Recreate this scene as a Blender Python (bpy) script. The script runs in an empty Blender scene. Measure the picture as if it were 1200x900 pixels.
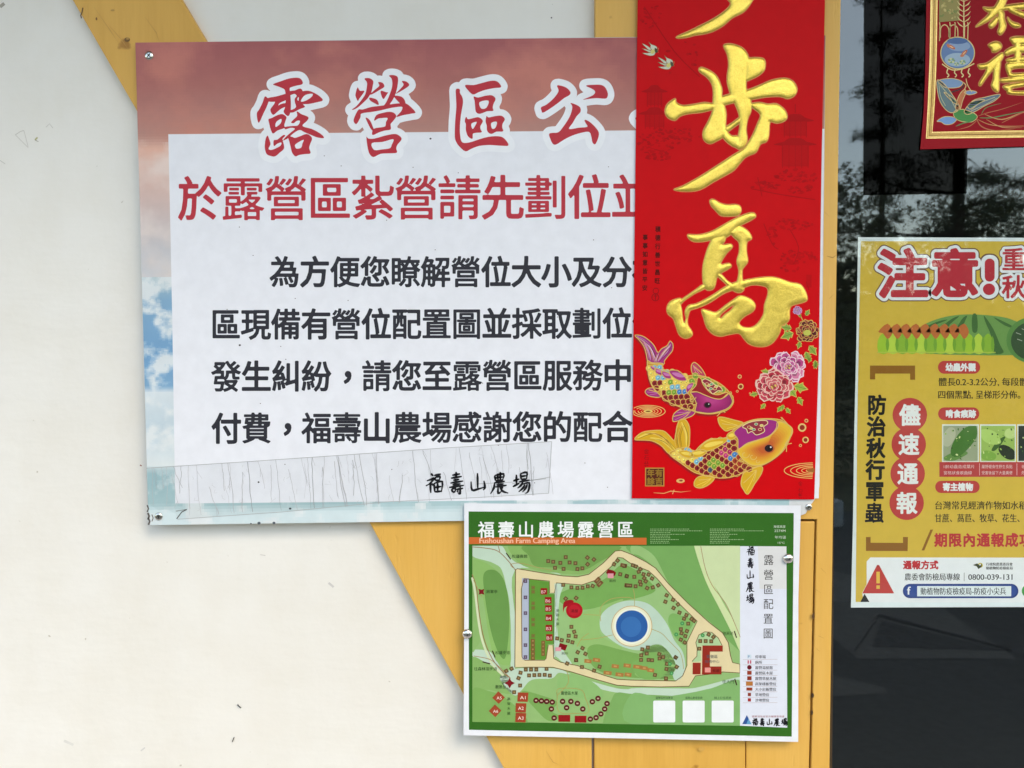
import bpy, bmesh, math, random
import numpy as np
from mathutils import Vector, noise
from mathutils.geometry import tessellate_polygon

scene = bpy.context.scene
coll = scene.collection
R = math.radians

# ------------------------------------------------------------------ camera
CAM = np.array([0.0, -1.08, 1.50])
PITCH = R(-2.1)
F = 1000.0                      # focal length in photo pixels (1200 x 900)
cam_d = bpy.data.cameras.new('camera')
cam_d.lens = 30.0
cam_d.sensor_width = 36.0
cam_d.clip_start = 0.01
cam_d.clip_end = 2000
cam = bpy.data.objects.new('camera', cam_d)
coll.objects.link(cam)
cam.location = CAM
cam.rotation_euler = (math.pi / 2 + PITCH, 0, 0)
scene.camera = cam

# ------------------------------------------------------------------ sky, sun
SUN_EL, SUN_AZ = 46.0, 142.0    # hazy sun in front of the wall, to the right (azimuth from +Y)
world = bpy.data.worlds.new('World')
scene.world = world
world.use_nodes = True
wn = world.node_tree
wn.nodes.clear()
sky = wn.nodes.new('ShaderNodeTexSky')
sky.sky_type = 'NISHITA'
sky.sun_disc = False
sky.sun_elevation = R(SUN_EL)
sky.sun_rotation = R(SUN_AZ)
sky.air_density = 1.0
sky.dust_density = 0.8
sky.ozone_density = 2.5
bg = wn.nodes.new('ShaderNodeBackground')
bg.inputs['Strength'].default_value = 0.15
wo = wn.nodes.new('ShaderNodeOutputWorld')
wn.links.new(sky.outputs['Color'], bg.inputs['Color'])
wn.links.new(bg.outputs['Background'], wo.inputs['Surface'])
sd = bpy.data.lights.new('sun', 'SUN')
sd.energy = 0.5
sd.angle = R(34)
sd.color = (1.0, 0.94, 0.84)
so = bpy.data.objects.new('sun', sd)
coll.objects.link(so)
sdir = Vector((math.sin(R(SUN_AZ)) * math.cos(R(SUN_EL)), math.cos(R(SUN_AZ)) * math.cos(R(SUN_EL)), math.sin(R(SUN_EL))))
so.rotation_euler = sdir.to_track_quat('Z', 'Y').to_euler()
so.location = (0, 0, 10)
scene.view_settings.view_transform = 'Standard'
scene.view_settings.look = 'None'
scene.view_settings.exposure = 1.94
scene.view_settings.gamma = 1.0
scene.view_settings.use_white_balance = True      # camera balanced for the open shade
scene.view_settings.white_balance_temperature = 8900
scene.view_settings.white_balance_tint = 9
scene.render.engine = 'CYCLES'
scene.cycles.transparent_max_bounces = 24
scene.cycles.max_bounces = 10
scene.cycles.use_denoising = True

# ------------------------------------------------------------------ geometry helpers
cp, sp = math.cos(PITCH), math.sin(PITCH)
def W(px, py, d=0.0):
    """points of the wall-parallel plane at distance d (m) in front of the plaster"""
    px = np.asarray(px, float); py = np.asarray(py, float)
    a = (px - 600.0) / F
    b = (450.0 - py) / F
    dy = cp - b * sp
    dz = sp + b * cp
    t = (-np.asarray(d, float) - CAM[1]) / dy
    return np.stack([CAM[0] + a * t, -np.asarray(d, float) + 0 * t, CAM[2] + dz * t], -1)
PX = 0.00108                    # metres of wall covered by one photo pixel

def lin(c):
    c = np.asarray(c, float) / 255.0
    return np.where(c <= 0.04045, c / 12.92, ((c + 0.055) / 1.055) ** 2.4)
ALB = 0.93
def alb(c, k=1.0):
    return np.clip(lin(c) * ALB * k, 0, 0.9)

def smooth(pts, n=4, closed=True):
    P = np.asarray(pts, float)
    N = len(P)
    out = []
    rng = range(N) if closed else range(N - 1)
    for i in rng:
        if closed:
            p0, p1, p2, p3 = P[i - 1], P[i], P[(i + 1) % N], P[(i + 2) % N]
        else:
            p0, p1, p2, p3 = P[max(i - 1, 0)], P[i], P[i + 1], P[min(i + 2, N - 1)]
        for k in range(n):
            t = k / n
            out.append(0.5 * (2 * p1 + (p2 - p0) * t + (2 * p0 - 5 * p1 + 4 * p2 - p3) * t * t + (3 * p1 - p0 - 3 * p2 + p3) * t ** 3))
    if not closed:
        out.append(P[-1])
    return np.array(out)

def Z(pts, x0, y0, s):
    P = np.asarray(pts, float)
    return np.stack([x0 + P[:, 0] / s, y0 + P[:, 1] / s], -1)

# ------------------------------------------------------------------ signed distance fields
def sdf_loops(loops, pts):
    """signed distance, positive inside (even-odd over all loops)"""
    A = np.concatenate([l for l in loops])
    B = np.concatenate([np.roll(l, -1, 0) for l in loops])
    D = B - A
    L2 = (D ** 2).sum(1) + 1e-12
    out = np.empty(len(pts))
    for s in range(0, len(pts), 4000):
        p = pts[s:s + 4000]
        ap = p[:, None] - A[None]
        t = np.clip((ap * D).sum(2) / L2, 0, 1)
        q = ap - t[..., None] * D
        d = np.sqrt((q ** 2).sum(2).min(1))
        c = (A[None, :, 1] > p[:, None, 1]) != (B[None, :, 1] > p[:, None, 1])
        with np.errstate(divide='ignore', invalid='ignore'):
            xi = A[None, :, 0] + (p[:, None, 1] - A[None, :, 1]) * D[None, :, 0] / np.where(np.abs(D[:, 1]) < 1e-12, 1e-12, D[:, 1])[None]
        ins = (c & (p[:, None, 0] < xi)).sum(1) % 2
        out[s:s + 4000] = np.where(ins == 1, d, -d)
    return out

def march(X, Y, S, t):
    """list of polygons (px,py,s) of the region S>t over a grid"""
    ny, nx = S.shape
    V = S - t
    ins = V > 0
    code = ins[:-1, :-1] * 1 + ins[:-1, 1:] * 2 + ins[1:, 1:] * 4 + ins[1:, :-1] * 8
    cx = [X[:-1, :-1], X[:-1, 1:], X[1:, 1:], X[1:, :-1]]
    cy = [Y[:-1, :-1], Y[:-1, 1:], Y[1:, 1:], Y[1:, :-1]]
    cv = [V[:-1, :-1], V[:-1, 1:], V[1:, 1:], V[1:, :-1]]
    res = []
    for k in range(1, 16):
        m = code == k
        if not m.any():
            continue
        pl = []
        for i in range(4):
            j = (i + 1) % 4
            a, b = bool(k >> i & 1), bool(k >> j & 1)
            xi, yi, vi = cx[i][m], cy[i][m], cv[i][m]
            if a:
                pl.append(np.stack([xi, yi, vi], -1))
            if a != b:
                xj, yj, vj = cx[j][m], cy[j][m], cv[j][m]
                f = vi / (vi - vj)
                pl.append(np.stack([xi + (xj - xi) * f, yi + (yj - yi) * f, 0 * f], -1))
        res.append(np.stack(pl, 1))      # (n, k, 3)
    return res

def field(shapes, cell=0.9, pad=2.0, single=False):
    """shapes: list of [outer, hole...] loops in px. Returns grid X,Y,S (union)."""
    allp = np.concatenate([l for s in shapes for l in s])
    x0, y0 = allp.min(0) - pad; x1, y1 = allp.max(0) + pad
    nx = int((x1 - x0) / cell) + 2; ny = int((y1 - y0) / cell) + 2
    X, Y = np.meshgrid(np.linspace(x0, x1, nx), np.linspace(y0, y1, ny))
    P = np.stack([X.ravel(), Y.ravel()], -1)
    S = np.full(len(P), -1e9)
    for s in shapes:
        S = np.maximum(S, sdf_loops(s, P))
    return X, Y, S.reshape(X.shape)

# ------------------------------------------------------------------ glyph outlines from Blender's built-in font
_fc = bpy.data.curves.new('glyph_source', 'FONT'); _fc.fill_mode = 'NONE'
_fo = bpy.data.objects.new('glyph_source', _fc); coll.objects.link(_fo)
_gl = {}
def glyph(ch, off=0.0, res=3):
    key = (ch, off, res)
    if key in _gl:
        return _gl[key]
    _fc.body = ch; _fc.offset = off; _fc.resolution_u = res
    m = _fo.to_mesh()
    co = np.array([v.co[:2] for v in m.vertices]).reshape(-1, 2)
    nxt = {}
    for e in m.edges:
        a, b = e.vertices
        nxt.setdefault(a, []).append(b); nxt.setdefault(b, []).append(a)
    _fo.to_mesh_clear()
    loops, seen = [], set()
    for v in nxt:
        if v in seen:
            continue
        lp, cur, prev = [], v, None
        while cur is not None and cur not in seen:
            seen.add(cur); lp.append(cur)
            c = [w for w in nxt[cur] if w != prev and w not in seen]
            prev, cur = cur, (c[0] if c else None)
        if len(lp) > 2:
            loops.append(co[lp])
    _gl[key] = loops
    return loops

# ------------------------------------------------------------------ flat print collector
class Print:
    def __init__(self, d0, curl=None, step=0.00005):
        self.v, self.f, self.c, self.n = [], [], [], 0
        self.d0, self.curl, self.step = d0, curl, step
    def _verts(self, xy, layer, h=0.0):
        xy = np.asarray(xy, float)
        d = self.d0 + layer * self.step + h
        if self.curl is not None:
            d = d + self.curl(xy[:, 0], xy[:, 1])
        w = W(xy[:, 0], xy[:, 1], d + 0 * xy[:, 0])
        self.v.append(w); b = self.n; self.n += len(w)
        return b
    def poly(self, pts, c, layer=1, holes=(), k=1.0):
        loops = [np.asarray(pts, float)] + [np.asarray(h, float) for h in holes]
        tr = tessellate_polygon([[Vector((p[0], p[1], 0)) for p in l] for l in loops])
        b = self._verts(np.concatenate(loops), layer)
        col = alb(c, k)
        allp = np.concatenate(loops)
        for t in tr:
            p = allp[list(t)]
            cr = (p[1, 0] - p[0, 0]) * (p[2, 1] - p[0, 1]) - (p[1, 1] - p[0, 1]) * (p[2, 0] - p[0, 0])
            t = tuple(b + i for i in t)
            self.f.append(t if cr < 0 else t[::-1]); self.c.append(col)
    def spoly(self, pts, c, layer=1, n=4, **kw):
        self.poly(smooth(pts, n), c, layer, **kw)
    def rect(self, x0, y0, x1, y1, c, layer=1, k=1.0):
        self.poly([(x0, y0), (x1, y0), (x1, y1), (x0, y1)], c, layer, k=k)
    def rrect(self, x0, y0, x1, y1, r, c, layer=1, k=1.0):
        pts = []
        for cx, cy, a0 in ((x1 - r, y0 + r, -90), (x1 - r, y1 - r, 0), (x0 + r, y1 - r, 90), (x0 + r, y0 + r, 180)):
            for i in range(7):
                a = R(a0 + i * 15); pts.append((cx + r * math.cos(a), cy + r * math.sin(a)))
        self.poly(pts, c, layer, k=k)
    def ell(self, cx, cy, rx, ry, c, layer=1, rot=0.0, n=24, k=1.0, hole=None):
        a = np.linspace(0, 2 * math.pi, n, endpoint=False)
        cr, sr = math.cos(rot), math.sin(rot)
        def E(f):
            x, y = rx * f * np.cos(a), ry * f * np.sin(a)
            return np.stack([cx + x * cr - y * sr, cy + x * sr + y * cr], -1)
        self.poly(E(1), c, layer, holes=[E(hole)] if hole else (), k=k)
    def line(self, pts, w, c, layer=1, closed=False, sm=0, k=1.0, taper=False, tmin=0.08):
        P = smooth(pts, sm, closed) if sm else np.asarray(pts, float)
        if closed:
            P = np.concatenate([P, P[:1]])
        T = np.gradient(P, axis=0)
        T /= (np.linalg.norm(T, axis=1, keepdims=True) + 1e-9)
        Nn = np.stack([-T[:, 1], T[:, 0]], -1)
        ww = np.full(len(P), w / 2.0)
        if taper:
            ww = ww * np.clip(np.sin(np.linspace(0.12, 1, len(P)) * math.pi * 0.97), tmin, 1)
        L, Q = P + Nn * ww[:, None], P - Nn * ww[:, None]
        b = self._verts(np.concatenate([L, Q]), layer); N = len(P); col = alb(c, k)
        for i in range(N - 1):
            self.f.append((b + i, b + i + 1, b + N + i + 1, b + N + i)); self.c.append(col)
    def sdf(self, grid, t, c, layer=1, hfun=None, k=1.0, cfun=None):
        X, Y, S = grid
        for pl in march(X, Y, S, t):
            n, m, _ = pl.shape
            flat = pl.reshape(-1, 3)
            h = 0.0 if hfun is None else hfun(flat[:, 0], flat[:, 1], flat[:, 2])
            b = self._verts(flat[:, :2], layer, h)
            col = alb(c, k)
            for i in range(n):
                self.f.append(tuple(range(b + i * m + m - 1, b + i * m - 1, -1)))
                self.c.append(col)
    def ch(self, ch, cx, cy, w, h, c, layer=1, off=0.0, r=0.0, outl=(), cell=None, rot=0.0, k=1.0, shear=0.0, slant=0.0, dense=0.0):
        """one character, its em box centred on (cx,cy); r = growth of the outline in px"""
        if ch in ' \u3000':
            return
        if ch in '，。':
            cx += 0.30 * w; cy -= 0.27 * h
        lp = glyph(ch, off)
        if not lp:
            return
        if dense:      # busy characters get thinner strokes
            per = sum(np.linalg.norm(l - np.roll(l, -1, 0), axis=1).sum() for l in lp)
            r = r - dense * min(max((per - 7.0) / 9.0, -0.4), 1.0)
        cr, sr = math.cos(rot), math.sin(rot)
        L = []
        for l in lp:
            x = (l[:, 0] - 0.5) * w; y = -(l[:, 1] - 0.38) * h
            x = x - y * slant; y = y + x * shear
            L.append(np.stack([cx + x * cr - y * sr, cy + x * sr + y * cr], -1))
        g = field([L], cell or max(0.55, h / 44.0), pad=2 + max([r] + [o[0] for o in outl]))
        for (t, oc, ol) in outl:
            self.sdf(g, -t, oc, ol, k=k)
        self.sdf(g, -r, c, layer, k=k)
    def row(self, text, x0, cy, pitch, w, h, c, dy=0.0, vert=False, **kw):
        """characters at a fixed pitch; x0 = centre of the first"""
        for i, chx in enumerate(text):
            if vert:
                self.ch(chx, x0 + dy * i, cy + pitch * i, w, h, c, **kw)
            else:
                self.ch(chx, x0 + pitch * i, cy + dy * i, w, h, c, **kw)
    def text(self, s, x0, yb, size, c, layer=1, width=None, k=1.0, res=None, off=0.0, bold=0.0):
        """proportional text as one block: left x0, baseline yb, em size px"""
        _fc.body = s; _fc.offset = off; _fc.fill_mode = 'FRONT'
        _fc.resolution_u = res or (4 if any(ord(q) < 128 for q in s) else 2)
        m = _fo.to_mesh()
        co = np.array([v.co[:2] for v in m.vertices]).reshape(-1, 2)
        fs = [tuple(p.vertices) for p in m.polygons]
        _fo.to_mesh_clear(); _fc.fill_mode = 'NONE'
        if not len(co):
            return
        co = co - np.array([co[:, 0].min(), 0])
        sx = size if width is None else width / co[:, 0].max()
        xy = np.stack([x0 + co[:, 0] * sx, yb - co[:, 1] * size], -1)
        col = alb(c, k)
        for bx in ((0.0,) if not bold else (-bold, bold)):
            b = self._verts(xy + np.array([bx, 0]), layer + (0.3 if bx > 0 else 0))
            for f in fs:
                self.f.append(tuple(b + i for i in f)); self.c.append(col)
    def build(self, name, parent, mat, merge=False, smooth_shade=False, label=None, origin=None):
        V = np.concatenate(self.v)
        o0 = np.array(parent.location) if origin is None else np.asarray(origin)
        me = bpy.data.meshes.new(name)
        me.from_pydata((V - o0).tolist(), [], self.f)
        cols = np.ones((sum(len(f) for f in self.f), 4), np.float32)
        ln = np.array([len(f) for f in self.f])
        cols[:, :3] = np.repeat(np.array(self.c), ln, axis=0)
        at = me.color_attributes.new('print', 'FLOAT_COLOR', 'CORNER')
        at.data.foreach_set('color', cols.ravel())
        me.materials.append(mat)
        if merge:
            bm = bmesh.new(); bm.from_mesh(me)
            bmesh.ops.remove_doubles(bm, verts=bm.verts, dist=2e-5)
            bm.to_mesh(me); bm.free()
        if smooth_shade:
            me.polygons.foreach_set('use_smooth', [True] * len(me.polygons))
        ob = bpy.data.objects.new(name, me); coll.objects.link(ob)
        if parent is not None:
            ob.parent = parent
        if label:
            ob['label'] = label
        return ob

# ------------------------------------------------------------------ scene-tree helpers
def thing(name, label, cat, loc, group=None):
    o = bpy.data.objects.new(name, None); coll.objects.link(o)
    o.location = loc; o.empty_display_size = 0.05
    o['label'] = label; o['category'] = cat
    if group: o['group'] = group
    return o
def link(name, me, mat=None, parent=None, sm=False):
    if mat: me.materials.append(mat)
    if sm: me.polygons.foreach_set('use_smooth', [True] * len(me.polygons))
    ob = bpy.data.objects.new(name, me); coll.objects.link(ob)
    if parent: ob.parent = parent
    return ob
def bm_obj(name, bm, mat, parent=None, sm=False, origin=(0, 0, 0)):
    bmesh.ops.translate(bm, verts=bm.verts, vec=-Vector(origin))
    me = bpy.data.meshes.new(name); bm.to_mesh(me); bm.free()
    return link(name, me, mat, parent, sm)
def slab_bm(pts, d_back, d_front, bevel=0.0, seg=2):
    """a board: outline in photo px seen at its FRONT face, with true thickness"""
    fr = W([p[0] for p in pts], [p[1] for p in pts], d_front)
    bm = bmesh.new()
    vf = [bm.verts.new(v) for v in fr]
    vb = [bm.verts.new((v[0], -d_back, v[2])) for v in fr]
    n = len(pts)
    bm.faces.new(vf); bm.faces.new(vb[::-1])
    for i in range(n):
        j = (i + 1) % n
        bm.faces.new((vf[j], vf[i], vb[i], vb[j]))
    bmesh.ops.recalc_face_normals(bm, faces=bm.faces)
    if bevel:
        es = [e for e in bm.edges if all(v in vf for v in e.verts)]
        bmesh.ops.bevel(bm, geom=es, offset=bevel, segments=seg, affect='EDGES', profile=0.6)
    return bm
def box_bm(x0, x1, y0, y1, z0, z1, bevel=0.0):
    bm = bmesh.new()
    bmesh.ops.create_cube(bm, size=1)
    for v in bm.verts:
        v.co = Vector(((x0 + x1) / 2 + v.co.x * (x1 - x0), (y0 + y1) / 2 + v.co.y * (y1 - y0), (z0 + z1) / 2 + v.co.z * (z1 - z0)))
    if bevel:
        bmesh.ops.bevel(bm, geom=bm.edges[:], offset=bevel, segments=2, affect='EDGES')
    return bm

# ------------------------------------------------------------------ materials
def mat(name):
    m = bpy.data.materials.new(name); m.use_nodes = True
    nt = m.node_tree
    return m, nt, nt.nodes['Principled BSDF']
def N(nt, t, **kw):
    n = nt.nodes.new(t)
    for k, v in kw.items():
        if k in n.inputs: n.inputs[k].default_value = v
        else: setattr(n, k, v)
    return n
def tex(nt, scale, detail=4, rough=0.55, mapping=None, typ='ShaderNodeTexNoise'):
    tc = nt.nodes.new('ShaderNodeTexCoord')
    n = nt.nodes.new(typ)
    n.inputs['Scale'].default_value = scale
    if 'Detail' in n.inputs: n.inputs['Detail'].default_value = detail
    if 'Roughness' in n.inputs: n.inputs['Roughness'].default_value = rough
    if mapping:
        mp = nt.nodes.new('ShaderNodeMapping')
        mp.inputs['Rotation'].default_value = mapping.get('rot', (0, 0, 0))
        mp.inputs['Scale'].default_value = mapping.get('scale', (1, 1, 1))
        nt.links.new(tc.outputs['Object'], mp.inputs['Vector']); nt.links.new(mp.outputs['Vector'], n.inputs['Vector'])
    else:
        nt.links.new(tc.outputs['Object'], n.inputs['Vector'])
    return n
def ramp(nt, src, stops):
    r = nt.nodes.new('ShaderNodeValToRGB')
    el = r.color_ramp.elements
    while len(el) < len(stops): el.new(0.5)
    for e, (p, c) in zip(el, stops):
        e.position = p; e.color = (*c, 1) if len(c) == 3 else c
    nt.links.new(src, r.inputs['Fac'])
    return r
def mul(nt, a, b, fac=1.0, typ='MULTIPLY'):
    m = nt.nodes.new('ShaderNodeMix'); m.data_type = 'RGBA'; m.blend_type = typ
    m.inputs[0].default_value = fac
    nt.links.new(a, m.inputs[6]); nt.links.new(b, m.inputs[7])
    return m.outputs[2]
def bump(nt, bs, src, strength, dist, prev=None):
    b = nt.nodes.new('ShaderNodeBump')
    b.inputs['Strength'].default_value = strength; b.inputs['Distance'].default_value = dist
    nt.links.new(src, b.inputs['Height'])
    if prev is not None: nt.links.new(prev, b.inputs['Normal'])
    nt.links.new(b.outputs['Normal'], bs.inputs['Normal'])
    return b.outputs['Normal']

KAI = [  # 福壽山農場 as brush strokes
 [[(100,298),(118,320)],[(68,356),(100,346),(126,335),(95,375),(60,396)],[(95,368),(99,452)],[(104,376),(120,394)],[(124,316),(178,303)],[(129,330),(137,356)],[(129,332),(170,322),(164,353)],[(136,355),(168,350)],[(124,375),(131,446)],[(124,378),(188,362),(181,444)],[(152,370),(153,440)],[(129,409),(181,400)],[(131,443),(182,437)]],
 [[(266,313),(328,302)],[(297,286),(297,338)],[(256,336),(342,322)],[(274,352),(322,345)],[(252,374),(352,358)],[(268,388),(332,380)],[(242,408),(358,392)],[(262,420),(269,446)],[(262,421),(292,415),(288,443)],[(268,445),(291,441)],[(298,424),(352,414)],[(328,398),(327,458),(310,447)],[(303,432),(314,442)]],
 [[(464,296),(466,424)],[(414,362),(422,428),(470,420),(524,404)],[(514,356),(522,408),(508,428)]],
 [[(598,314),(606,357)],[(599,315),(668,303),(660,350)],[(621,299),(624,352)],[(642,287),(643,348)],[(603,335),(662,326)],[(605,357),(664,349)],[(593,373),(678,360)],[(598,374),(592,412),(566,458)],[(611,389),(668,380)],[(603,405),(692,391)],[(625,406),(626,455),(652,436)],[(664,405),(642,422)],[(640,406),(662,438),(704,452)]],
 [[(743,357),(792,342)],[(768,308),(769,388)],[(740,403),(792,374)],[(800,298),(806,347)],[(800,301),(850,291),(846,342)],[(803,323),(846,316)],[(805,347),(847,341)],[(788,365),(872,350)],[(820,364),(802,394),(777,414)],[(812,385),(868,372),(861,436),(838,455)],[(836,385),(816,416),(786,442)],[(853,380),(842,412),(816,444)]]]
KCX = [126, 299, 468, 635, 806]
def brush_name(p, i, cx, cy, h, w, c, layer):
    s = h / 165.0
    for l in KAI[i]:
        q = [(cx + (x - KCX[i]) * s, cy + (y - 372) * s) for x, y in l]
        p.line(q, w, c, layer, sm=3, taper=True, tmin=0.5)
def print_mat(name, rough, coat=0.0, metallic=0.0, wobble=0.0, grain=0.0, coat_r=0.1, spec=0.5, foil=False):
    m, nt, bs = mat(name)
    at = N(nt, 'ShaderNodeAttribute'); at.attribute_name = 'print'
    n = tex(nt, 60, 4)
    rp = ramp(nt, n.outputs['Fac'], [(0.3, (0.94, 0.94, 0.94)), (0.7, (1, 1, 1))])
    c = mul(nt, at.outputs['Color'], rp.outputs['Color'])
    if foil:       # stamped foil: fine grain and patchy tarnish
        f1 = tex(nt, 420, 3, 0.7); q1 = ramp(nt, f1.outputs['Fac'], [(0.36, (0.86, 0.84, 0.76)), (0.58, (1, 1, 1))])
        f2 = tex(nt, 28, 4, 0.6); q2 = ramp(nt, f2.outputs['Fac'], [(0.35, (0.90, 0.89, 0.80)), (0.62, (1, 1, 1))])
        c = mul(nt, mul(nt, c, q1.outputs['Color']), q2.outputs['Color'])
    nt.links.new(c, bs.inputs['Base Color'])
    bs.inputs['Roughness'].default_value = rough
    bs.inputs['Metallic'].default_value = metallic
    bs.inputs['Specular IOR Level'].default_value = spec
    bs.inputs['Coat Weight'].default_value = coat
    bs.inputs['Coat Roughness'].default_value = coat_r
    if wobble:
        w = tex(nt, 9, 2)
        p = bump(nt, bs, w.outputs['Fac'], wobble, 0.004)
        if coat: nt.links.new(p, bs.inputs['Coat Normal'])
        if grain:
            g = tex(nt, 900, 3); bump(nt, bs, g.outputs['Fac'], grain, 0.0004, p)
    elif grain:
        g = tex(nt, 900, 3); bump(nt, bs, g.outputs['Fac'], grain, 0.0004)
    return m
M = {}
M['sign_ink'] = print_mat('sign_print', 0.5, 0.0, wobble=0.10, spec=0.22)
M['paper_ink'] = print_mat('paper_print', 0.6, 0.0, wobble=0.15)
M['lam_ink'] = print_mat('laminated_print', 0.5, 0.0, wobble=0.12, spec=0.15)
M['couplet_ink'] = print_mat('couplet_print', 0.5, 0.0, wobble=0.25, spec=0.1)
M['gold'] = print_mat('gold_foil', 0.33, 0.0, metallic=0.7, wobble=0.3, grain=0.7, foil=True)
M['enamel'] = print_mat('enamel_print', 0.42, 0.0, metallic=0.05, grain=0.2, spec=0.3)
M['poster_ink'] = print_mat('poster_print', 0.6, 0.0, wobble=0.1, spec=0.15)

def plaster():
    m, nt, bs = mat('white_plaster')
    n1 = tex(nt, 1.3, 5); n2 = tex(nt, 14, 5)
    r1 = ramp(nt, n1.outputs['Fac'], [(0.3, (0.755, 0.73, 0.675)), (0.7, (0.79, 0.775, 0.735))])
    r2 = ramp(nt, n2.outputs['Fac'], [(0.25, (0.965, 0.955, 0.935)), (0.6, (1, 1, 1))])
    c = mul(nt, r1.outputs['Color'], r2.outputs['Color'])
    n5 = tex(nt, 3.0, 6, 0.7, {'scale': (1.6, 1, 0.5)})
    r5 = ramp(nt, n5.outputs['Fac'], [(0.36, (0.93, 0.915, 0.885)), (0.52, (1, 1, 1))])
    c = mul(nt, c, r5.outputs['Color'], 0.35)
    n3 = tex(nt, 85, 2, 0.5)
    r3 = ramp(nt, n3.outputs['Fac'], [(0.0, (0.4, 0.36, 0.3)), (0.235, (0.6, 0.56, 0.5)), (0.262, (1, 1, 1))])
    c = mul(nt, c, r3.outputs['Color'], 0.8)
    nt.links.new(c, bs.inputs['Base Color'])
    bs.inputs['Roughness'].default_value = 0.55
    p = bump(nt, bs, n2.outputs['Fac'], 0.25, 0.004)
    n4 = tex(nt, 160, 4); p = bump(nt, bs, n4.outputs['Fac'], 0.12, 0.0008, p)
    mp = tex(nt, 7, 3, 0.6, {'scale': (1, 1, 4), 'rot': (0, 0.5, 0)}); bump(nt, bs, mp.outputs['Fac'], 0.18, 0.004, p)
    return m
M['plaster'] = plaster()
def timber(name, rot):
    m, nt, bs = mat(name)
    n1 = tex(nt, 9, 5, 0.6, {'scale': (1, 1, 0.18), 'rot': (0, rot, 0)})
    r1 = ramp(nt, n1.outputs['Fac'], [(0.25, (0.63, 0.33, 0.06)), (0.5, (0.72, 0.395, 0.085)), (0.8, (0.77, 0.46, 0.13))])
    n2 = tex(nt, 160, 4, 0.6, {'scale': (1, 1, 0.06), 'rot': (0, rot, 0)})
    r2 = ramp(nt, n2.outputs['Fac'], [(0.3, (0.965, 0.95, 0.92)), (0.6, (1, 1, 1))])
    c = mul(nt, r1.outputs['Color'], r2.outputs['Color'])
    v = tex(nt, 26, 3, 0.5); r3 = ramp(nt, v.outputs['Fac'], [(0.24, (0.45, 0.30, 0.14)), (0.285, (1, 1, 1))])
    c = mul(nt, c, r3.outputs['Color'], 0.7)
    nt.links.new(c, bs.inputs['Base Color'])
    bs.inputs['Roughness'].default_value = 0.5
    bs.inputs['Specular IOR Level'].default_value = 0.4
    p = bump(nt, bs, n2.outputs['Fac'], 0.4, 0.0012)
    n4 = tex(nt, 45, 3, 0.7, {'scale': (1, 1, 0.25), 'rot': (0, rot, 0)})
    r4 = ramp(nt, n4.outputs['Fac'], [(0.3, (0, 0, 0)), (0.36, (1, 1, 1))])
    bump(nt, bs, r4.outputs['Color'], 0.25, 0.002, p)
    return m
M['timber'] = timber('yellow_painted_timber', 0.0)
M['timber_diag'] = timber('yellow_painted_brace', R(-30))
def flat(name, c, rough=0.6, metal=0.0, nscale=20, var=0.12, bmp=0.1):
    m, nt, bs = mat(name)
    n = tex(nt, nscale, 4)
    c = np.asarray(c, float)
    r = ramp(nt, n.outputs['Fac'], [(0.3, tuple(c * (1 - var))), (0.7, tuple(np.minimum(c * (1 + var), 0.95)))])
    nt.links.new(r.outputs['Color'], bs.inputs['Base Color'])
    bs.inputs['Roughness'].default_value = rough; bs.inputs['Metallic'].default_value = metal
    if bmp: bump(nt, bs, n.outputs['Fac'], bmp, 0.002)
    return m
M['steel'] = flat('bright_steel', (0.62, 0.60, 0.57), 0.22, 1.0, 200, 0.1)
M['dark'] = flat('dark_recess', (0.02, 0.02, 0.018), 0.8)
M['joint_shade'] = flat('joint_shadow', (0.05, 0.03, 0.012), 0.9)
M['board_edge'] = flat('board_edge', (0.60, 0.62, 0.63), 0.7, 0, 120, 0.06)
M['roof'] = flat('dark_soffit', (0.30, 0.22, 0.12), 0.7)
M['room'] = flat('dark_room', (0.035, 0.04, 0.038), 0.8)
M['concrete'] = flat('concrete_floor', (0.36, 0.35, 0.33), 0.85, 0, 6, 0.15)
M['bark'] = flat('pine_bark', (0.09, 0.06, 0.04), 0.9, 0, 12, 0.3)
M['needles'] = flat('pine_needles', (0.11, 0.125, 0.07), 0.7, 0, 3, 0.35, 0)
M['leaves2'] = flat('olive_foliage', (0.17, 0.17, 0.09), 0.7, 0, 3, 0.35, 0)

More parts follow.
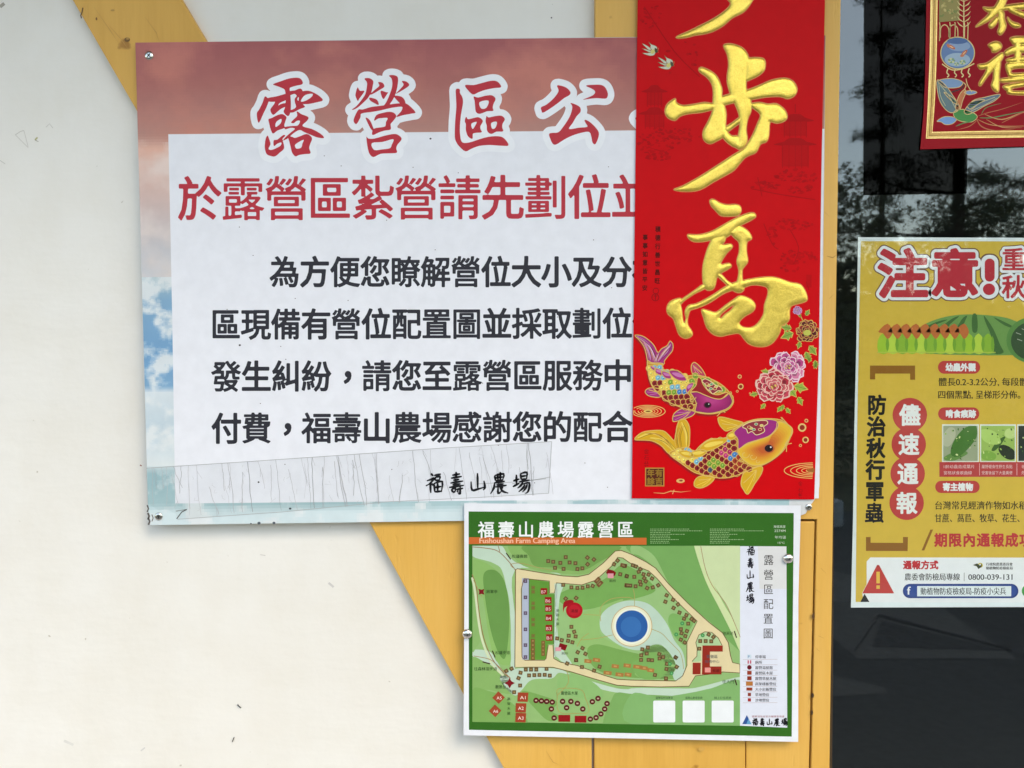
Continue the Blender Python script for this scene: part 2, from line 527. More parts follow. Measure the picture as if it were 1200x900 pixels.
def glassmat(name, tint, ior, rough=0.0, coat=(1, 1, 1)):
    """thin sheet of glass: see-through colour plus a Fresnel reflection"""
    m = bpy.data.materials.new(name); m.use_nodes = True
    nt = m.node_tree; nt.nodes.clear()
    fr = N(nt, 'ShaderNodeFresnel'); fr.inputs['IOR'].default_value = ior
    tr = N(nt, 'ShaderNodeBsdfTransparent'); tr.inputs['Color'].default_value = (*tint, 1)
    gl = N(nt, 'ShaderNodeBsdfGlossy'); gl.inputs['Roughness'].default_value = rough; gl.inputs['Color'].default_value = (*coat, 1)
    n = tex(nt, 5, 2); b = nt.nodes.new('ShaderNodeBump'); b.inputs['Strength'].default_value = 0.03; b.inputs['Distance'].default_value = 0.002
    nt.links.new(n.outputs['Fac'], b.inputs['Height']); nt.links.new(b.outputs['Normal'], gl.inputs['Normal'])
    mx = nt.nodes.new('ShaderNodeMixShader'); out = nt.nodes.new('ShaderNodeOutputMaterial')
    # the same reflectance from either side of the sheet (no total internal reflection)
    ge = nt.nodes.new('ShaderNodeNewGeometry'); io = nt.nodes.new('ShaderNodeMix'); io.data_type = 'FLOAT'
    io.inputs[2].default_value = ior; io.inputs[3].default_value = 1.0 / ior
    nt.links.new(ge.outputs['Backfacing'], io.inputs[0]); nt.links.new(io.outputs[0], fr.inputs['IOR'])
    nt.links.new(fr.outputs['Fac'], mx.inputs['Fac']); nt.links.new(tr.outputs[0], mx.inputs[1]); nt.links.new(gl.outputs[0], mx.inputs[2])
    nt.links.new(mx.outputs[0], out.inputs['Surface'])
    return m
M['glass'] = glassmat('window_glass', (0.92, 0.955, 0.95), 1.84, 0.02, (0.82, 0.94, 1.0))
M['shade_patch'] = glassmat('added_dark_patch', (0.10, 0.10, 0.09), 1.12, 0.02)
M['laminate'] = glassmat('clear_laminate', (0.985, 0.99, 0.99), 1.3, 0.12)
M['tape'] = glassmat('aged_clear_tape', (0.945, 0.952, 0.95), 1.18, 0.4)
# ================================================================== SETTING
def structure(ob, label=None):
    ob['kind'] = 'structure'
    if label: ob['label'] = label
    return ob
def sheet(name, x0, x1, y0, y1, z, m, seg=1, amp=0.0):
    bm = bmesh.new()
    bmesh.ops.create_grid(bm, x_segments=seg, y_segments=seg, size=0.5)
    for v in bm.verts:
        x = (x0 + x1) / 2 + v.co.x * (x1 - x0); y = (y0 + y1) / 2 + v.co.y * (y1 - y0)
        v.co = Vector((x, y, z + (amp * noise.noise(Vector((x * 0.2, y * 0.2, 0))) if amp else 0)))
    return bm_obj(name, bm, m)
M['grass'] = flat('dry_lawn', (0.13, 0.12, 0.06), 0.95, 0, 4, 0.35)
M['asphalt'] = flat('grey_asphalt', (0.085, 0.085, 0.085), 0.9, 0, 30, 0.2)
M['pattern_dark'] = flat('dark_shadow_pattern', (0.06, 0.06, 0.06), 0.9, 0, 30, 0.2)  # dark tone of the shadow pattern painted on the ground
structure(sheet('ground', -400, 400, -600, 300, -0.06, M['grass'], 60, 0.0))
structure(sheet('road', -60, 60, -7.2, -1.2, -0.052, M['asphalt']))
pf = box_bm(-4.5, 5, -1.2, 0.0, -0.3, 0.0)
structure(bm_obj('porch_floor', pf, M['concrete']))

bld = thing('farm_building', 'white plastered building front with yellow painted timber frame and dark window', 'building', (0, 0, 0))
XW = W(962, 450, 0)[0]
bm_obj('plaster_wall', box_bm(-4.2, XW, 0.0, 0.12, 0.0, 2.84), M['plaster'], bld)
bm_obj('joint_shadow_sheet', slab_bm([(700, -200), (983, -200), (968, 1900), (700, 1900)], -0.002, 0.003), M['joint_shade'], bld)  # dark sheet added for the shadow in the timber joints
bm_obj('side_wall', box_bm(2.6, 2.75, 0.0, 0.12, 0.0, 2.56), M['plaster'], bld)
brace = [(-85, -300), (30, -95), (85, 0), (158, 126), (435, 616), (590, 900), (693.5, 1085), (693.5, 838), (560, 602), (400, 324), (241, 47), (213, 0), (160, -92), (42, -300)]
bm_obj('diagonal_brace', slab_bm(brace, 0.0, 0.012, 0.0012), M['timber_diag'], bld)
post = [(697.5, -300), (990, -300), (985.4, 0), (978.5, 450), (972.2, 900), (968, 1200), (944, 1200), (950.8, 900), (957.4, 608.6), (697.5, 608.6)]
bm_obj('timber_post', slab_bm(post, 0.0, 0.0145, 0.0011), M['timber'], bld)
bm_obj('lower_board', slab_bm([(696.6, 611), (873.6, 611), (873.4, 1200), (696.4, 1200)], 0.0, 0.0128, 0.0012), M['timber'], bld)
bm_obj('lower_board', slab_bm([(874.6, 611), (955.0, 611), (948.2, 900), (941.5, 1200), (874.4, 1200)], 0.0, 0.0122, 0.0012), M['timber'], bld)
bm = bmesh.new()
zt, zb = 2.35, 0.12
bm.faces.new([bm.verts.new(v) for v in ((XW - 0.01, 0.012, zb), (2.6, 0.012, zb), (2.6, 0.012, zt), (XW - 0.01, 0.012, zt))])
win = bm_obj('window', box_bm(XW - 0.02, 2.6, 0.004, 0.05, 0.0, 0.12), M['timber'], bld)
bm_obj('glass_pane', bm, M['glass'], win)
fl = Print(-0.0108)  # see-through dark patch added on the glass to dim the reflection
fl.poly([(1013.5, -70), (1085.5, -70), (1083.5, 60), (1082.5, 110), (1080, 140), (1077.6, 176), (1134, 174), (1133, 226.5), (1012.2, 228.5)], (0, 0, 0))
ob = fl.build('added_dark_patch', win, M['shade_patch'], origin=(0, 0, 0))
bm_obj('window_head', box_bm(XW + 0.001, 2.6, 0.0, 0.12, 2.35, 2.76), M['timber'], bld)
# the room behind the window
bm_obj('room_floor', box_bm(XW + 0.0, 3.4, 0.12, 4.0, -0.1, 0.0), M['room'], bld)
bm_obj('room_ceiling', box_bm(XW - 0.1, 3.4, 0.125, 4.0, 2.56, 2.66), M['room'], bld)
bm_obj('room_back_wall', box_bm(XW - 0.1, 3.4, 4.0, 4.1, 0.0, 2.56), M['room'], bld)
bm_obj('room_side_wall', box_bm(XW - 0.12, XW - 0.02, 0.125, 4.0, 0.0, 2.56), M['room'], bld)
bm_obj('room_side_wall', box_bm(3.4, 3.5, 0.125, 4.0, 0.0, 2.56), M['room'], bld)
# roof and porch
def slope(name, y0, z0, y1, z1, th, m, x0=-4.6, x1=5.0):
    bm = bmesh.new(); q = []
    for x in (x0, x1):
        for (y, z) in ((y0, z0), (y1, z1), (y1, z1 + th), (y0, z0 + th)):
            q.append(bm.verts.new((x, y, z)))
    a, b = q[:4], q[4:]
    bm.faces.new(a[::-1]); bm.faces.new(b)
    for i in range(4):
        j = (i + 1) % 4; bm.faces.new((a[i], a[j], b[j], b[i]))
    bmesh.ops.recalc_face_normals(bm, faces=bm.faces)
    return bm_obj(name, bm, m, bld)
PORCH_Y, PORCH_Z = -0.98, 2.68
slope('porch_roof', PORCH_Y, PORCH_Z, 0.4, 2.88, 0.08, M['roof'])
slope('roof', 0.4, 2.965, 2.4, 3.9, 0.1, M['roof'])
slope('roof', 4.4, 2.965, 2.401, 3.9, 0.1, M['roof'])
bm_obj('porch_beam', box_bm(-4.4, 4.8, PORCH_Y + 0.02, PORCH_Y + 0.12, PORCH_Z - 0.03, PORCH_Z - 0.002), M['timber'], bld)
for x in (-3.4, 4.2):
    bm_obj('porch_post', box_bm(x - 0.06, x + 0.06, PORCH_Y + 0.01, PORCH_Y + 0.13, 0.0, PORCH_Z - 0.032), M['timber'], bld)

# light and dark shapes painting the shadow pattern mirrored low in the window
def mirror_ground(px, py, z):
    """where a point mirrored by the pane (y = 0.012) meets the ground plane z"""
    a = (px - 600.0) / F; b = (450.0 - py) / F
    dy = cp - b * sp; dz = sp + b * cp
    t = (z - CAM[2]) / dz
    return (a * t, 2 * 0.012 - (CAM[1] + dy * t), z)
def gpoly(name, pts, z, m, lab=None):
    bm = bmesh.new()
    vs = [bm.verts.new(mirror_ground(x, y, z)) for x, y in pts]
    f = bm.faces.new(vs)
    if f.normal.z < 0 or True: bmesh.ops.recalc_face_normals(bm, faces=bm.faces)
    if list(bm.faces)[0].normal.z < 0: bmesh.ops.reverse_faces(bm, faces=bm.faces)
    return structure(bm_obj(name, bm, m), lab)
M['pattern_pale'] = flat('pale_shadow_pattern', (0.165, 0.16, 0.15), 0.9, 0, 30, 0.15)
gpoly('shadow_pattern_pale', [(940, 660), (1062, 690), (1110, 716), (1192, 772), (1006, 772), (974, 746), (930, 700)], -0.0500, M['pattern_pale'])
gpoly('shadow_pattern_pale', [(940, 781), (1035, 805), (1040, 812), (960, 818)], -0.0500, M['pattern_pale'])
gpoly('shadow_pattern_dark', [(1033, 727), (1178, 762), (1022, 757)], -0.0480, M['asphalt'])
gpoly('shadow_pattern_dark', [(1029, 722), (1031, 722), (1003, 762), (1000, 762)], -0.0480, M['pattern_dark'])
gpoly('shadow_pattern_dark', [(1030, 719), (1185, 760), (1185, 762), (1029, 722)], -0.0465, M['pattern_dark'])

a_, b_ = mirror_ground(962, 618, -0.052), mirror_ground(988.5, 618, -0.052)
ks = bm_obj('bright_patch_block', box_bm(a_[0], b_[0], a_[1] - 0.15, a_[1], -0.052, 0.18, 0.01), flat('bright_patch_white', (0.75, 0.76, 0.76), 0.6))  # block added to give a bright patch in the mirrored view
ks['label'] = 'white block added for the bright patch mirrored at the left edge of the window'; ks['category'] = 'reflection_block'
# ------------------------------------------------------------------ trees across the road
def tube(bm, p0, p1, r0, r1, n=6):
    p0, p1 = Vector(p0), Vector(p1); d = (p1 - p0).normalized()
    u = d.orthogonal().normalized(); v = d.cross(u)
    A, B = [], []
    for i in range(n):
        a = 2 * math.pi * i / n
        w = u * math.cos(a) + v * math.sin(a)
        A.append(bm.verts.new(p0 + w * r0)); B.append(bm.verts.new(p1 + w * r1))
    for i in range(n):
        j = (i + 1) % n; bm.faces.new((A[i], A[j], B[j], B[i]))
def tufts(cent, radius, n, rng, L=0.16, wd=0.012):
    """n thin needle-bunch triangles spread about every centre"""
    C = np.repeat(cent, n, 0); m = len(C)
    base = C + rng.normal(0, 1, (m, 3)) * radius * np.array([1, 1, 0.45])
    d = rng.normal(0, 1, (m, 3)); d[:, 2] += 0.35; d /= np.linalg.norm(d, axis=1, keepdims=True)
    s = np.cross(d, rng.normal(0, 1, (m, 3))); s /= np.linalg.norm(s, axis=1, keepdims=True)
    l = L * rng.uniform(0.6, 1.3, (m, 1)); w = wd * rng.uniform(0.7, 1.5, (m, 1))
    V = np.stack([base - s * w, base + s * w, base + d * l], 1).reshape(-1, 3)
    return V
def pine(x, y, h, seed, lab, m_leaf, spread=2.2, low=0.15, dens=1.0, wd=0.009, L=0.11, broad=False):
    rng = np.random.default_rng(seed)
    t = thing('pine_tree' if not broad else 'broadleaf_tree', lab, 'tree', (x, y, -0.06), 'trees across the road')
    bm = bmesh.new()
    lean = rng.normal(0, 0.02, 2) * h
    segs = 8
    P = [Vector((lean[0] * (i / segs) ** 2, lean[1] * (i / segs) ** 2, h * i / segs)) for i in range(segs + 1)]
    r = 0.011 * h
    for i in range(segs):
        tube(bm, P[i], P[i + 1], r * (1 - i / segs * 0.9), r * (1 - (i + 1) / segs * 0.9), 8)
    cents = []
    nl = int(34 * dens)
    for k in range(nl):
        f = low + (1 - low) * (k + rng.uniform(0, 0.8)) / nl
        a = k * 2.4 + rng.uniform(-0.4, 0.4)
        ln = spread * (1.08 - f) ** (0.7 if not broad else 0.35) * rng.uniform(0.7, 1.15)
        z0 = h * f; base = Vector((lean[0] * f * f, lean[1] * f * f, z0))
        tip = base + Vector((math.cos(a) * ln, math.sin(a) * ln, ln * rng.uniform(0.0, 0.35)))
        mid = base.lerp(tip, 0.55) + Vector((0, 0, -0.05 * ln))
        tube(bm, base, mid, 0.035 * ln * 0.6 + 0.008, 0.02 * ln * 0.6 + 0.006, 5); tube(bm, mid, tip, 0.02 * ln * 0.6 + 0.006, 0.004, 5)
        nc = max(4, int(ln * 7))
        for q in range(nc):
            s = 0.22 + 0.8 * q / nc
            c = base.lerp(tip, s) + Vector(rng.normal(0, 0.13 * ln * s + 0.04, 3)) * (1 if not broad else 1.3)
            c.z -= 0.02
            cents.append(c)
            if q % 3 == 0:
                tube(bm, base.lerp(tip, s * 0.95), c, 0.008, 0.003, 4)
    bm_obj('trunk', bm, M['bark'], t)
    V = tufts(np.array(cents), 0.10 if not broad else 0.2, 60, rng, L, wd)
    me = bpy.data.meshes.new('crown')
    me.vertices.add(len(V)); me.vertices.foreach_set('co', V.astype(np.float32).ravel())
    nf = len(V) // 3
    me.loops.add(nf * 3); me.loops.foreach_set('vertex_index', np.arange(nf * 3, dtype=np.int32))
    me.polygons.add(nf); me.polygons.foreach_set('loop_start', np.arange(nf, dtype=np.int32) * 3)
    me.update(calc_edges=True)
    link('crown', me, m_leaf, t)
pine(5.25, -9.0, 9.5, 2, 'tall dark pine standing behind the added dark patch in the window reflection', M['needles'], 1.2, 0.1, 1.25)
pine(6.7, -9.6, 8.0, 1, 'open pine with sky between its branches at the right of the window reflection', M['needles'], 1.7, 0.12, 0.6)
pine(3.9, -9.6, 3.7, 3, 'low olive green tree at the left of the window reflection', M['leaves2'], 1.1, 0.05, 0.9, 0.02, 0.07, True)
pine(6.1, -13.0, 8.2, 4, 'thin young pine seen between the taller trees', M['needles'], 0.75, 0.25, 0.6)
pine(9.0, -15.0, 4.4, 8, 'spreading olive green tree low behind the open pine', M['leaves2'], 2.0, 0.05, 0.8, 0.025, 0.09, True)
pine(0.6, -9.0, 7.5, 5, 'solitary pine directly opposite the notice board', M['needles'], 2.5)
pine(-3.8, -10.5, 7.5, 6, 'wide pine opposite the far left of the building', M['needles'], 2.8)
pine(13.5, -13.5, 6.0, 7, 'round green tree at the far right across the road', M['leaves2'], 3.0, 0.05, 1.3, 0.05, 0.14, True)
# far wood closing the view
rng = np.random.default_rng(11)
cc = np.stack([rng.uniform(-45, 55, 2600), rng.uniform(-38, -30, 2600), np.abs(rng.normal(0, 1.7, 2600)) + rng.uniform(0, 1.5, 2600)], -1)
V = tufts(cc, 0.5, 12, rng, 0.6, 0.25)
me = bpy.data.meshes.new('distant_wood')
me.from_pydata(V.tolist(), [], [(3 * i, 3 * i + 1, 3 * i + 2) for i in range(len(V) // 3)])
ob = link('distant_wood', me, M['leaves2']); ob['kind'] = 'stuff'; ob['label'] = 'low olive green wood far across the road'; ob['category'] = 'wood'

# ================================================================== NOTICE BOARD
def screw(name, px, py, d, r_px, parent, ang=0.6, dome=0.35):
    c = W(px, py, d); r = r_px * PX
    bm = bmesh.new()
    n = 20; rings = []
    for (rr, hh) in ((1.0, 0.0), (1.0, 0.12), (0.85, 0.30), (0.55, 0.42), (0.30, 0.45)):
        ring = [bm.verts.new((c[0] + r * rr * math.cos(2 * math.pi * i / n), c[1] - r * hh * dome * 2, c[2] + r * rr * math.sin(2 * math.pi * i / n))) for i in range(n)]
        rings.append(ring)
    for a, b in zip(rings[:-1], rings[1:]):
        for i in range(n):
            bm.faces.new((a[i], a[(i + 1) % n], b[(i + 1) % n], b[i]))
    cen = bm.verts.new((c[0], c[1] - r * 0.25 * dome * 2, c[2]))
    for i in range(n): bm.faces.new((rings[-1][i], rings[-1][(i + 1) % n], cen))
    bmesh.ops.recalc_face_normals(bm, faces=bm.faces)
    o = bm_obj(name, bm, M['steel'], parent, True, parent.location if parent else (0, 0, 0))
    bm = bmesh.new()
    for k in (0, 1):
        a = ang + k * math.pi / 2
        ux, uz = math.cos(a), math.sin(a)
        L_, w_ = r * 0.5, r * 0.1
        vs = []
        for s, t in ((-1, -1), (1, -1), (1, 1), (-1, 1)):
            vs.append(bm.verts.new((c[0] + ux * L_ * s - uz * w_ * t, c[1] - r * (0.46 + 0.01 * k) * dome * 2 - 0.0001, c[2] + uz * L_ * s + ux * w_ * t)))
        bm.faces.new(vs)
    bm_obj('cross_slot', bm, M['dark'], o, False, parent.location if parent else (0, 0, 0))
    return o

B0 = W(560, 610, 0.0155)
board = thing('notice_board', 'big weathered campsite notice board with red title and black Chinese text', 'notice board', B0)
D_S = 0.0185
outline = [(158.5, 50), (500, 45.4), (967.5, 41.5), (966, 200), (963.5, 400), (960.5, 570), (958.6, 580), (952.6, 588.5), (948, 595), (944, 602), (937.5, 604.6), (700, 608), (400, 611.2), (174.2, 615.5), (172.5, 560), (166, 300)]
bm = slab_bm(outline, 0.0155, D_S - 0.0001, 0.0003, 1)
bm_obj('panel', bm, M['board_edge'], board, False, B0)
def lerp(a, b, t): return a + (b - a) * t
def grad(y, stops):
    for (y0, c0), (y1, c1) in zip(stops[:-1], stops[1:]):
        if y <= y1:
            t = min(max((y - y0) / (y1 - y0), 0), 1)
            return lerp(np.array(c0, float), np.array(c1, float), t)
    return np.array(stops[-1][1], float)
def nz(x, y, s, o=0.0, oct=4):
    return noise.fractal(Vector((x * s + o, y * s - o, o)), 0.9, 2.1, oct)
def sign_col(x, y):
    if y < 170 or (y < 325):
        c = grad(y, [(45, (158, 86, 88)), (100, (170, 104, 98)), (157, (182, 132, 122)), (175, (222, 172, 155)), (235, (208, 182, 176)), (290, (198, 196, 200)), (325, (205, 207, 212))])
        n = nz(x, y * 1.3, 0.012, 3.0, 5)
        if y < 165:
            diag = math.exp(-((x - 160) - (y - 50) * 0.55 - 15) ** 2 / 900.0) + 0.7 * math.exp(-((x - 470) ** 2) / 900) * (y < 120) + 0.8 * math.exp(-((x - 640 + (y - 60) * 0.5) ** 2) / 2500)
            t = min(max(0.55 * diag + 0.9 * n, 0), 0.8)
            c = lerp(c, np.array((205, 128, 112.0)), t * 0.75)
        else:
            c = lerp(c, np.array((228, 214, 208.0)), min(max(n * 1.2, 0), 0.7))
        return c
    n = nz(x * 0.8, y, 0.03, 9.0, 6) * 1.3
    c = grad(y, [(326, (168, 196, 204)), (352, (128, 172, 202)), (420, (110, 162, 202)), (452, (122, 170, 204)), (460, (215, 226, 232)), (505, (190, 210, 220)), (545, (222, 230, 232)), (556, (160, 196, 204)), (590, (168, 200, 205)), (600, (208, 226, 230)), (620, (206, 224, 228))])
    bump_ = 0.35 * math.exp(-((y - 388) / 10) ** 2 - ((x - 195) / 14) ** 2) + 0.3 * math.exp(-((y - 432) / 7) ** 2) + 0.9 * math.exp(-((y - 340) / 14) ** 2)
    t = min(max((n * 1.1 + bump_ - 0.12) * 1.7, 0), 0.92)
    return lerp(c, np.array((226, 232, 234.0)), t)
pr = Print(D_S)
def colgrid(pr, x0, x1, y0, y1, cell, fn, clip, k=1.0, kf=None):
    nx = int((x1 - x0) / cell) + 1; ny = int((y1 - y0) / cell) + 1
    xs = np.linspace(x0, x1, nx); ys = np.linspace(y0, y1, ny)
    X, Y = np.meshgrid(xs, ys)
    U, Vv = clip(X, Y)
    b = pr._verts(np.stack([U.ravel(), Vv.ravel()], -1), 0)
    for j in range(ny - 1):
        for i in range(nx - 1):
            a = b + j * nx + i
            uu, vv = U[j, i] + cell / 2, Vv[j, i] + cell / 2
            pr.f.append((a, a + nx, a + nx + 1, a + 1)); pr.c.append(alb(fn(uu, vv), k if kf is None else kf(uu, vv)))
def clipS(X, Y):
    # stretch a rectangle onto the board's tilted outline
    u = (X - 160) / 807.0; v = (Y - 48) / 565.0
    left = 158.6 + 15.4 * v; right = 967.3 - 6.6 * v
    px = left + (right - left) * u
    top = 49.9 - 8.4 * u; bot = 615.4 - 10.8 * u
    return px, top + (bot - top) * v
KTOP = lambda x, y: 1.0 + 0.22 * max(0.0, min(1.0, (330 - y) / 260.0))
colgrid(pr, 160, 967, 48, 168, 3.2, sign_col, clipS, kf=KTOP)
colgrid(pr, 160, 212, 168, 588, 1.7, sign_col, clipS, kf=KTOP)
colgrid(pr, 160, 930, 588, 613, 3.2, sign_col, clipS)
pr.build('sky_print', board, M['sign_ink'])
pr = Print(D_S)
pr.poly([(197.2, 157.3), (500, 154.8), (966, 151), (959.5, 584), (700, 585.6), (205.3, 590), (202.0, 380)], (236, 238, 245), 1)
for i in range(26):   # specks of dirt
    x, y = random.Random(i).uniform(210, 735), random.Random(i + 50).uniform(165, 580)
    pr.ell(x, y, 0.7, 0.6, (120, 110, 110), 1.6, n=6)
for x, y, r in ((504.5, 162.5, 1.3), (281, 404.5, 1.4), (303, 565, 1.2), (646, 22, 1.0)):
    if y > 100: pr.ell(x, y, r, r * 0.8, (60, 55, 60), 1.7, n=8)
pr.build('white_panel', board, M['sign_ink'])

# title in brush lettering, traced stroke by stroke
RED = (192, 50, 62)
H1 = [[[(262,178),(330,152),(400,128),(470,120),(505,130),(524,160),(515,180),(470,190),(425,203),(408,215),(412,250),(418,320),(418,400),(405,450),(385,455),(355,420),(368,380),(375,300),(368,235),(350,215),(300,195)]],
 [[(190,285),(215,300),(225,320),(205,380),(180,430),(140,515),(125,490),(120,430),(140,400),(170,340)]],
 [[(215,300),(290,285),(345,270),(385,262),(385,300),(330,315),(290,330),(225,330)]],
 [[(290,322),(270,355),(238,402),(262,447),(300,420),(330,395),(372,372),(372,345),(330,352),(308,366),(322,342),(378,316),(378,300),(330,310)]],
 [[(510,245),(575,235),(640,262),(685,295),(698,322),(640,338),(570,352),(515,350),(490,335),(490,290)],[(545,272),(610,262),(600,290),(555,320),(515,332),(508,318)]],
 [[(408,240),(455,232),(500,215),(522,238),(500,275),(478,300),(478,318),(505,335),(530,360),(543,378),(500,395),(470,410),(440,425),(412,425),(412,408),(445,395),(465,375),(455,340),(453,305),(470,280),(450,262),(408,274)]],
 [[(222,485),(250,475),(300,450),(345,440),(380,465),(375,490),(360,540),(365,562),(300,585),(262,612),(240,570),(228,520)],[(290,510),(335,482),(330,520),(285,555)]],
 [[(215,628),(230,665),(240,705),(222,745),(250,755),(300,735),(330,715),(335,690),(300,700),(270,722),(268,670),(300,665),(350,625),(370,630),(345,660),(355,700),(358,745),(320,780),(280,812),(240,808),(205,790),(190,740),(192,690),(200,650)]],
 [[(470,415),(510,440),(550,455),(575,472),(560,500),(520,545),(600,570),(660,600),(700,630),(708,652),(650,645),(600,625),(540,600),(495,580),(440,610),(390,655),(350,672),(375,640),(420,600),(455,570),(420,560),(370,575),(368,553),(430,545),(480,540),(500,500),(470,500),(445,520),(420,515),(440,490),(475,455)]],
 [[(395,640),(430,640),(455,650),(500,635),(560,615),(605,650),(590,700),(580,740),(592,785),(540,792),(490,800),(460,812),(430,780),(415,720),(405,680)],[(460,705),(530,665),(520,700),(510,735),(475,745),(460,735)]]]
H2 = [[[(240,128),(285,125),(318,150),(312,200),(300,250),(270,300),(230,340),(185,380),(150,400),(128,402),(170,370),(220,310),(250,260),(262,200),(262,160)]],
 [[(180,205),(200,235),(240,235),(225,265),(195,305),(182,325),(165,290),(162,265)]],
 [[(360,160),(400,165),(415,200),(370,230),(310,265),(290,265),(340,220),(372,190)]],
 [[(285,295),(340,308),(360,330),(365,360),(330,345),(290,320)]],
 [[(455,102),(500,98),(535,120),(530,200),(510,270),(480,330),(440,370),(400,380),(430,340),(465,260),(485,190),(480,130)]],
 [[(385,235),(440,250),(455,240),(430,280),(408,308),(390,280)]],
 [[(568,150),(610,155),(635,185),(600,215),(550,245),(515,262),(560,215),(585,180)]],
 [[(505,278),(560,285),(590,310),(600,350),(560,350),(510,300)]],
 [[(225,400),(300,378),(400,365),(500,350),(560,345),(600,345),(640,370),(690,425),(660,435),(580,450),(520,465),(560,420),(575,385),(560,375),(480,385),(380,408),(300,422),(215,435),(205,470),(170,528),(145,500),(160,450),(190,400)]],
 [[(250,470),(285,490),(310,540),(325,590),(300,575),(270,520)]],
 [[(325,500),(345,450),(400,430),(460,420),(500,430),(520,460),(490,505),(470,530),(472,575),(420,585),(370,600),(310,625),(322,570),(400,555),(425,545),(430,510),(445,475),(400,475),(360,480)]],
 [[(258,635),(275,655),(330,655),(420,630),(500,615),(540,625),(568,660),(530,710),(520,745),(525,780),(450,785),(380,790),(320,818),(285,790),(270,740),(262,690)],[(305,695),(400,685),(495,660),(480,710),(465,740),(400,750),(325,755)]]]
H3 = [[[(225,185),(300,185),(380,165),(450,148),(500,150),(530,175),(540,205),(480,212),(400,228),(340,250),(295,268),(250,230)]],
 [[(145,222),(178,222),(180,255),(200,290),(207,340),(190,440),(180,540),(182,630),(200,688),(260,690),(340,665),(430,640),(520,635),(570,655),(608,715),(540,718),(440,712),(350,720),(280,745),(230,768),(180,730),(150,690),(135,640),(138,500),(148,380),(145,290)]],
 [[(300,285),(340,295),(400,280),(460,275),(493,305),(475,350),(468,385),(473,412),(420,415),(355,438),(320,420),(312,360),(308,320)],[(352,335),(432,322),(412,385),(365,390)]],
 [[(235,462),(250,485),(300,475),(345,468),(382,500),(360,545),(362,575),(372,600),(320,605),(293,615),(290,658),(250,635),(232,580),(232,530),(222,500)],[(280,525),(328,508),(312,545),(290,572)]],
 [[(415,455),(430,470),(490,458),(545,455),(575,485),(555,525),(552,560),(560,592),(500,595),(455,615),(420,590),(415,540),(405,500)],[(455,518),(505,508),(492,560),(462,568)]]]
H4 = [[[(208,188),(260,195),(300,215),(327,250),(315,275),(270,300),(220,340),(150,390),(85,428),(72,410),(68,380),(110,360),(160,320),(205,270),(222,230)]],
 [[(460,190),(540,182),(600,185),(635,210),(655,260),(648,295),(625,305),(560,300),(500,305),(430,315),(480,295),(530,270),(543,240),(510,215)]],
 [[(325,342),(370,355),(410,380),(415,420),(380,460),(345,520),(312,572),(400,560),(475,552),(460,520),(450,490),(490,505),(540,550),(575,600),(570,650),(545,705),(520,690),(510,640),(490,597),(420,605),(340,630),(270,665),(200,708),(170,700),(150,660),(138,615),(170,605),(220,600),(260,555),(310,480),(335,420),(342,370)]]]
H5 = [[[(896,478),(930,450),(960,470),(960,540),(930,520)]]]
for hs, x0 in ((H1, 285), (H2, 395), (H3, 515), (H4, 625), (H5, 625)):
    pr = Print(D_S)
    shp = [[smooth(Z(l, x0, 75, 7.5), 3) for l in s] for s in hs]
    g = field(shp, 0.75, 9.5)
    pr.sdf(g, -7.6, (236, 238, 243), 2, k=1.08)
    pr.sdf(g, 0.0, RED, 3, k=1.12)
    pr.build('title_character', board, M['sign_ink'])

def rowobj(name, parent, d0, m, fn, curl=None, label=None):
    p = Print(d0, curl); fn(p)
    return p.build(name, parent, m, label=label)
INK = (46, 46, 54)
rowobj('red_text_line', board, D_S, M['sign_ink'], lambda p: p.row('於露營區紮營請先劃位並', 234, 232.6, 50.75, 52.5, 55, (196, 52, 66), dy=-0.22, layer=3, r=0.9, dense=0.65))
T = dict(layer=3, r=0.92, dense=0.5)
rowobj('black_text_line', board, D_S, M['sign_ink'], lambda p: p.row('為方便您瞭解營位大小及分布', 333.5, 318.4, 35.4, 36.0, 38.2, INK, dy=0.0, **T))
rowobj('black_text_line', board, D_S, M['sign_ink'], lambda p: p.row('區現備有營位配置圖並採取劃位作', 264.5, 380.0, 35.3, 36.0, 38.2, INK, dy=-0.1, **T))
rowobj('black_text_line', board, D_S, M['sign_ink'], lambda p: p.row('發生糾紛，請您至露營區服務中', 265, 441.0, 35.3, 36.0, 38.2, INK, dy=-0.12, **T))
rowobj('black_text_line', board, D_S, M['sign_ink'], lambda p: p.row('付費，福壽山農場感謝您的配合。', 265.3, 501.8, 35.25, 36.0, 38.2, INK, dy=-0.15, **T))
def sign_name(p):
    for i in range(5): brush_name(p, i, 490 + KCX[i] / 6.67, 565.8, 24.8, 2.9, (26, 26, 30), 7)
rowobj('signature_lettering', board, D_S, M['sign_ink'], sign_name)

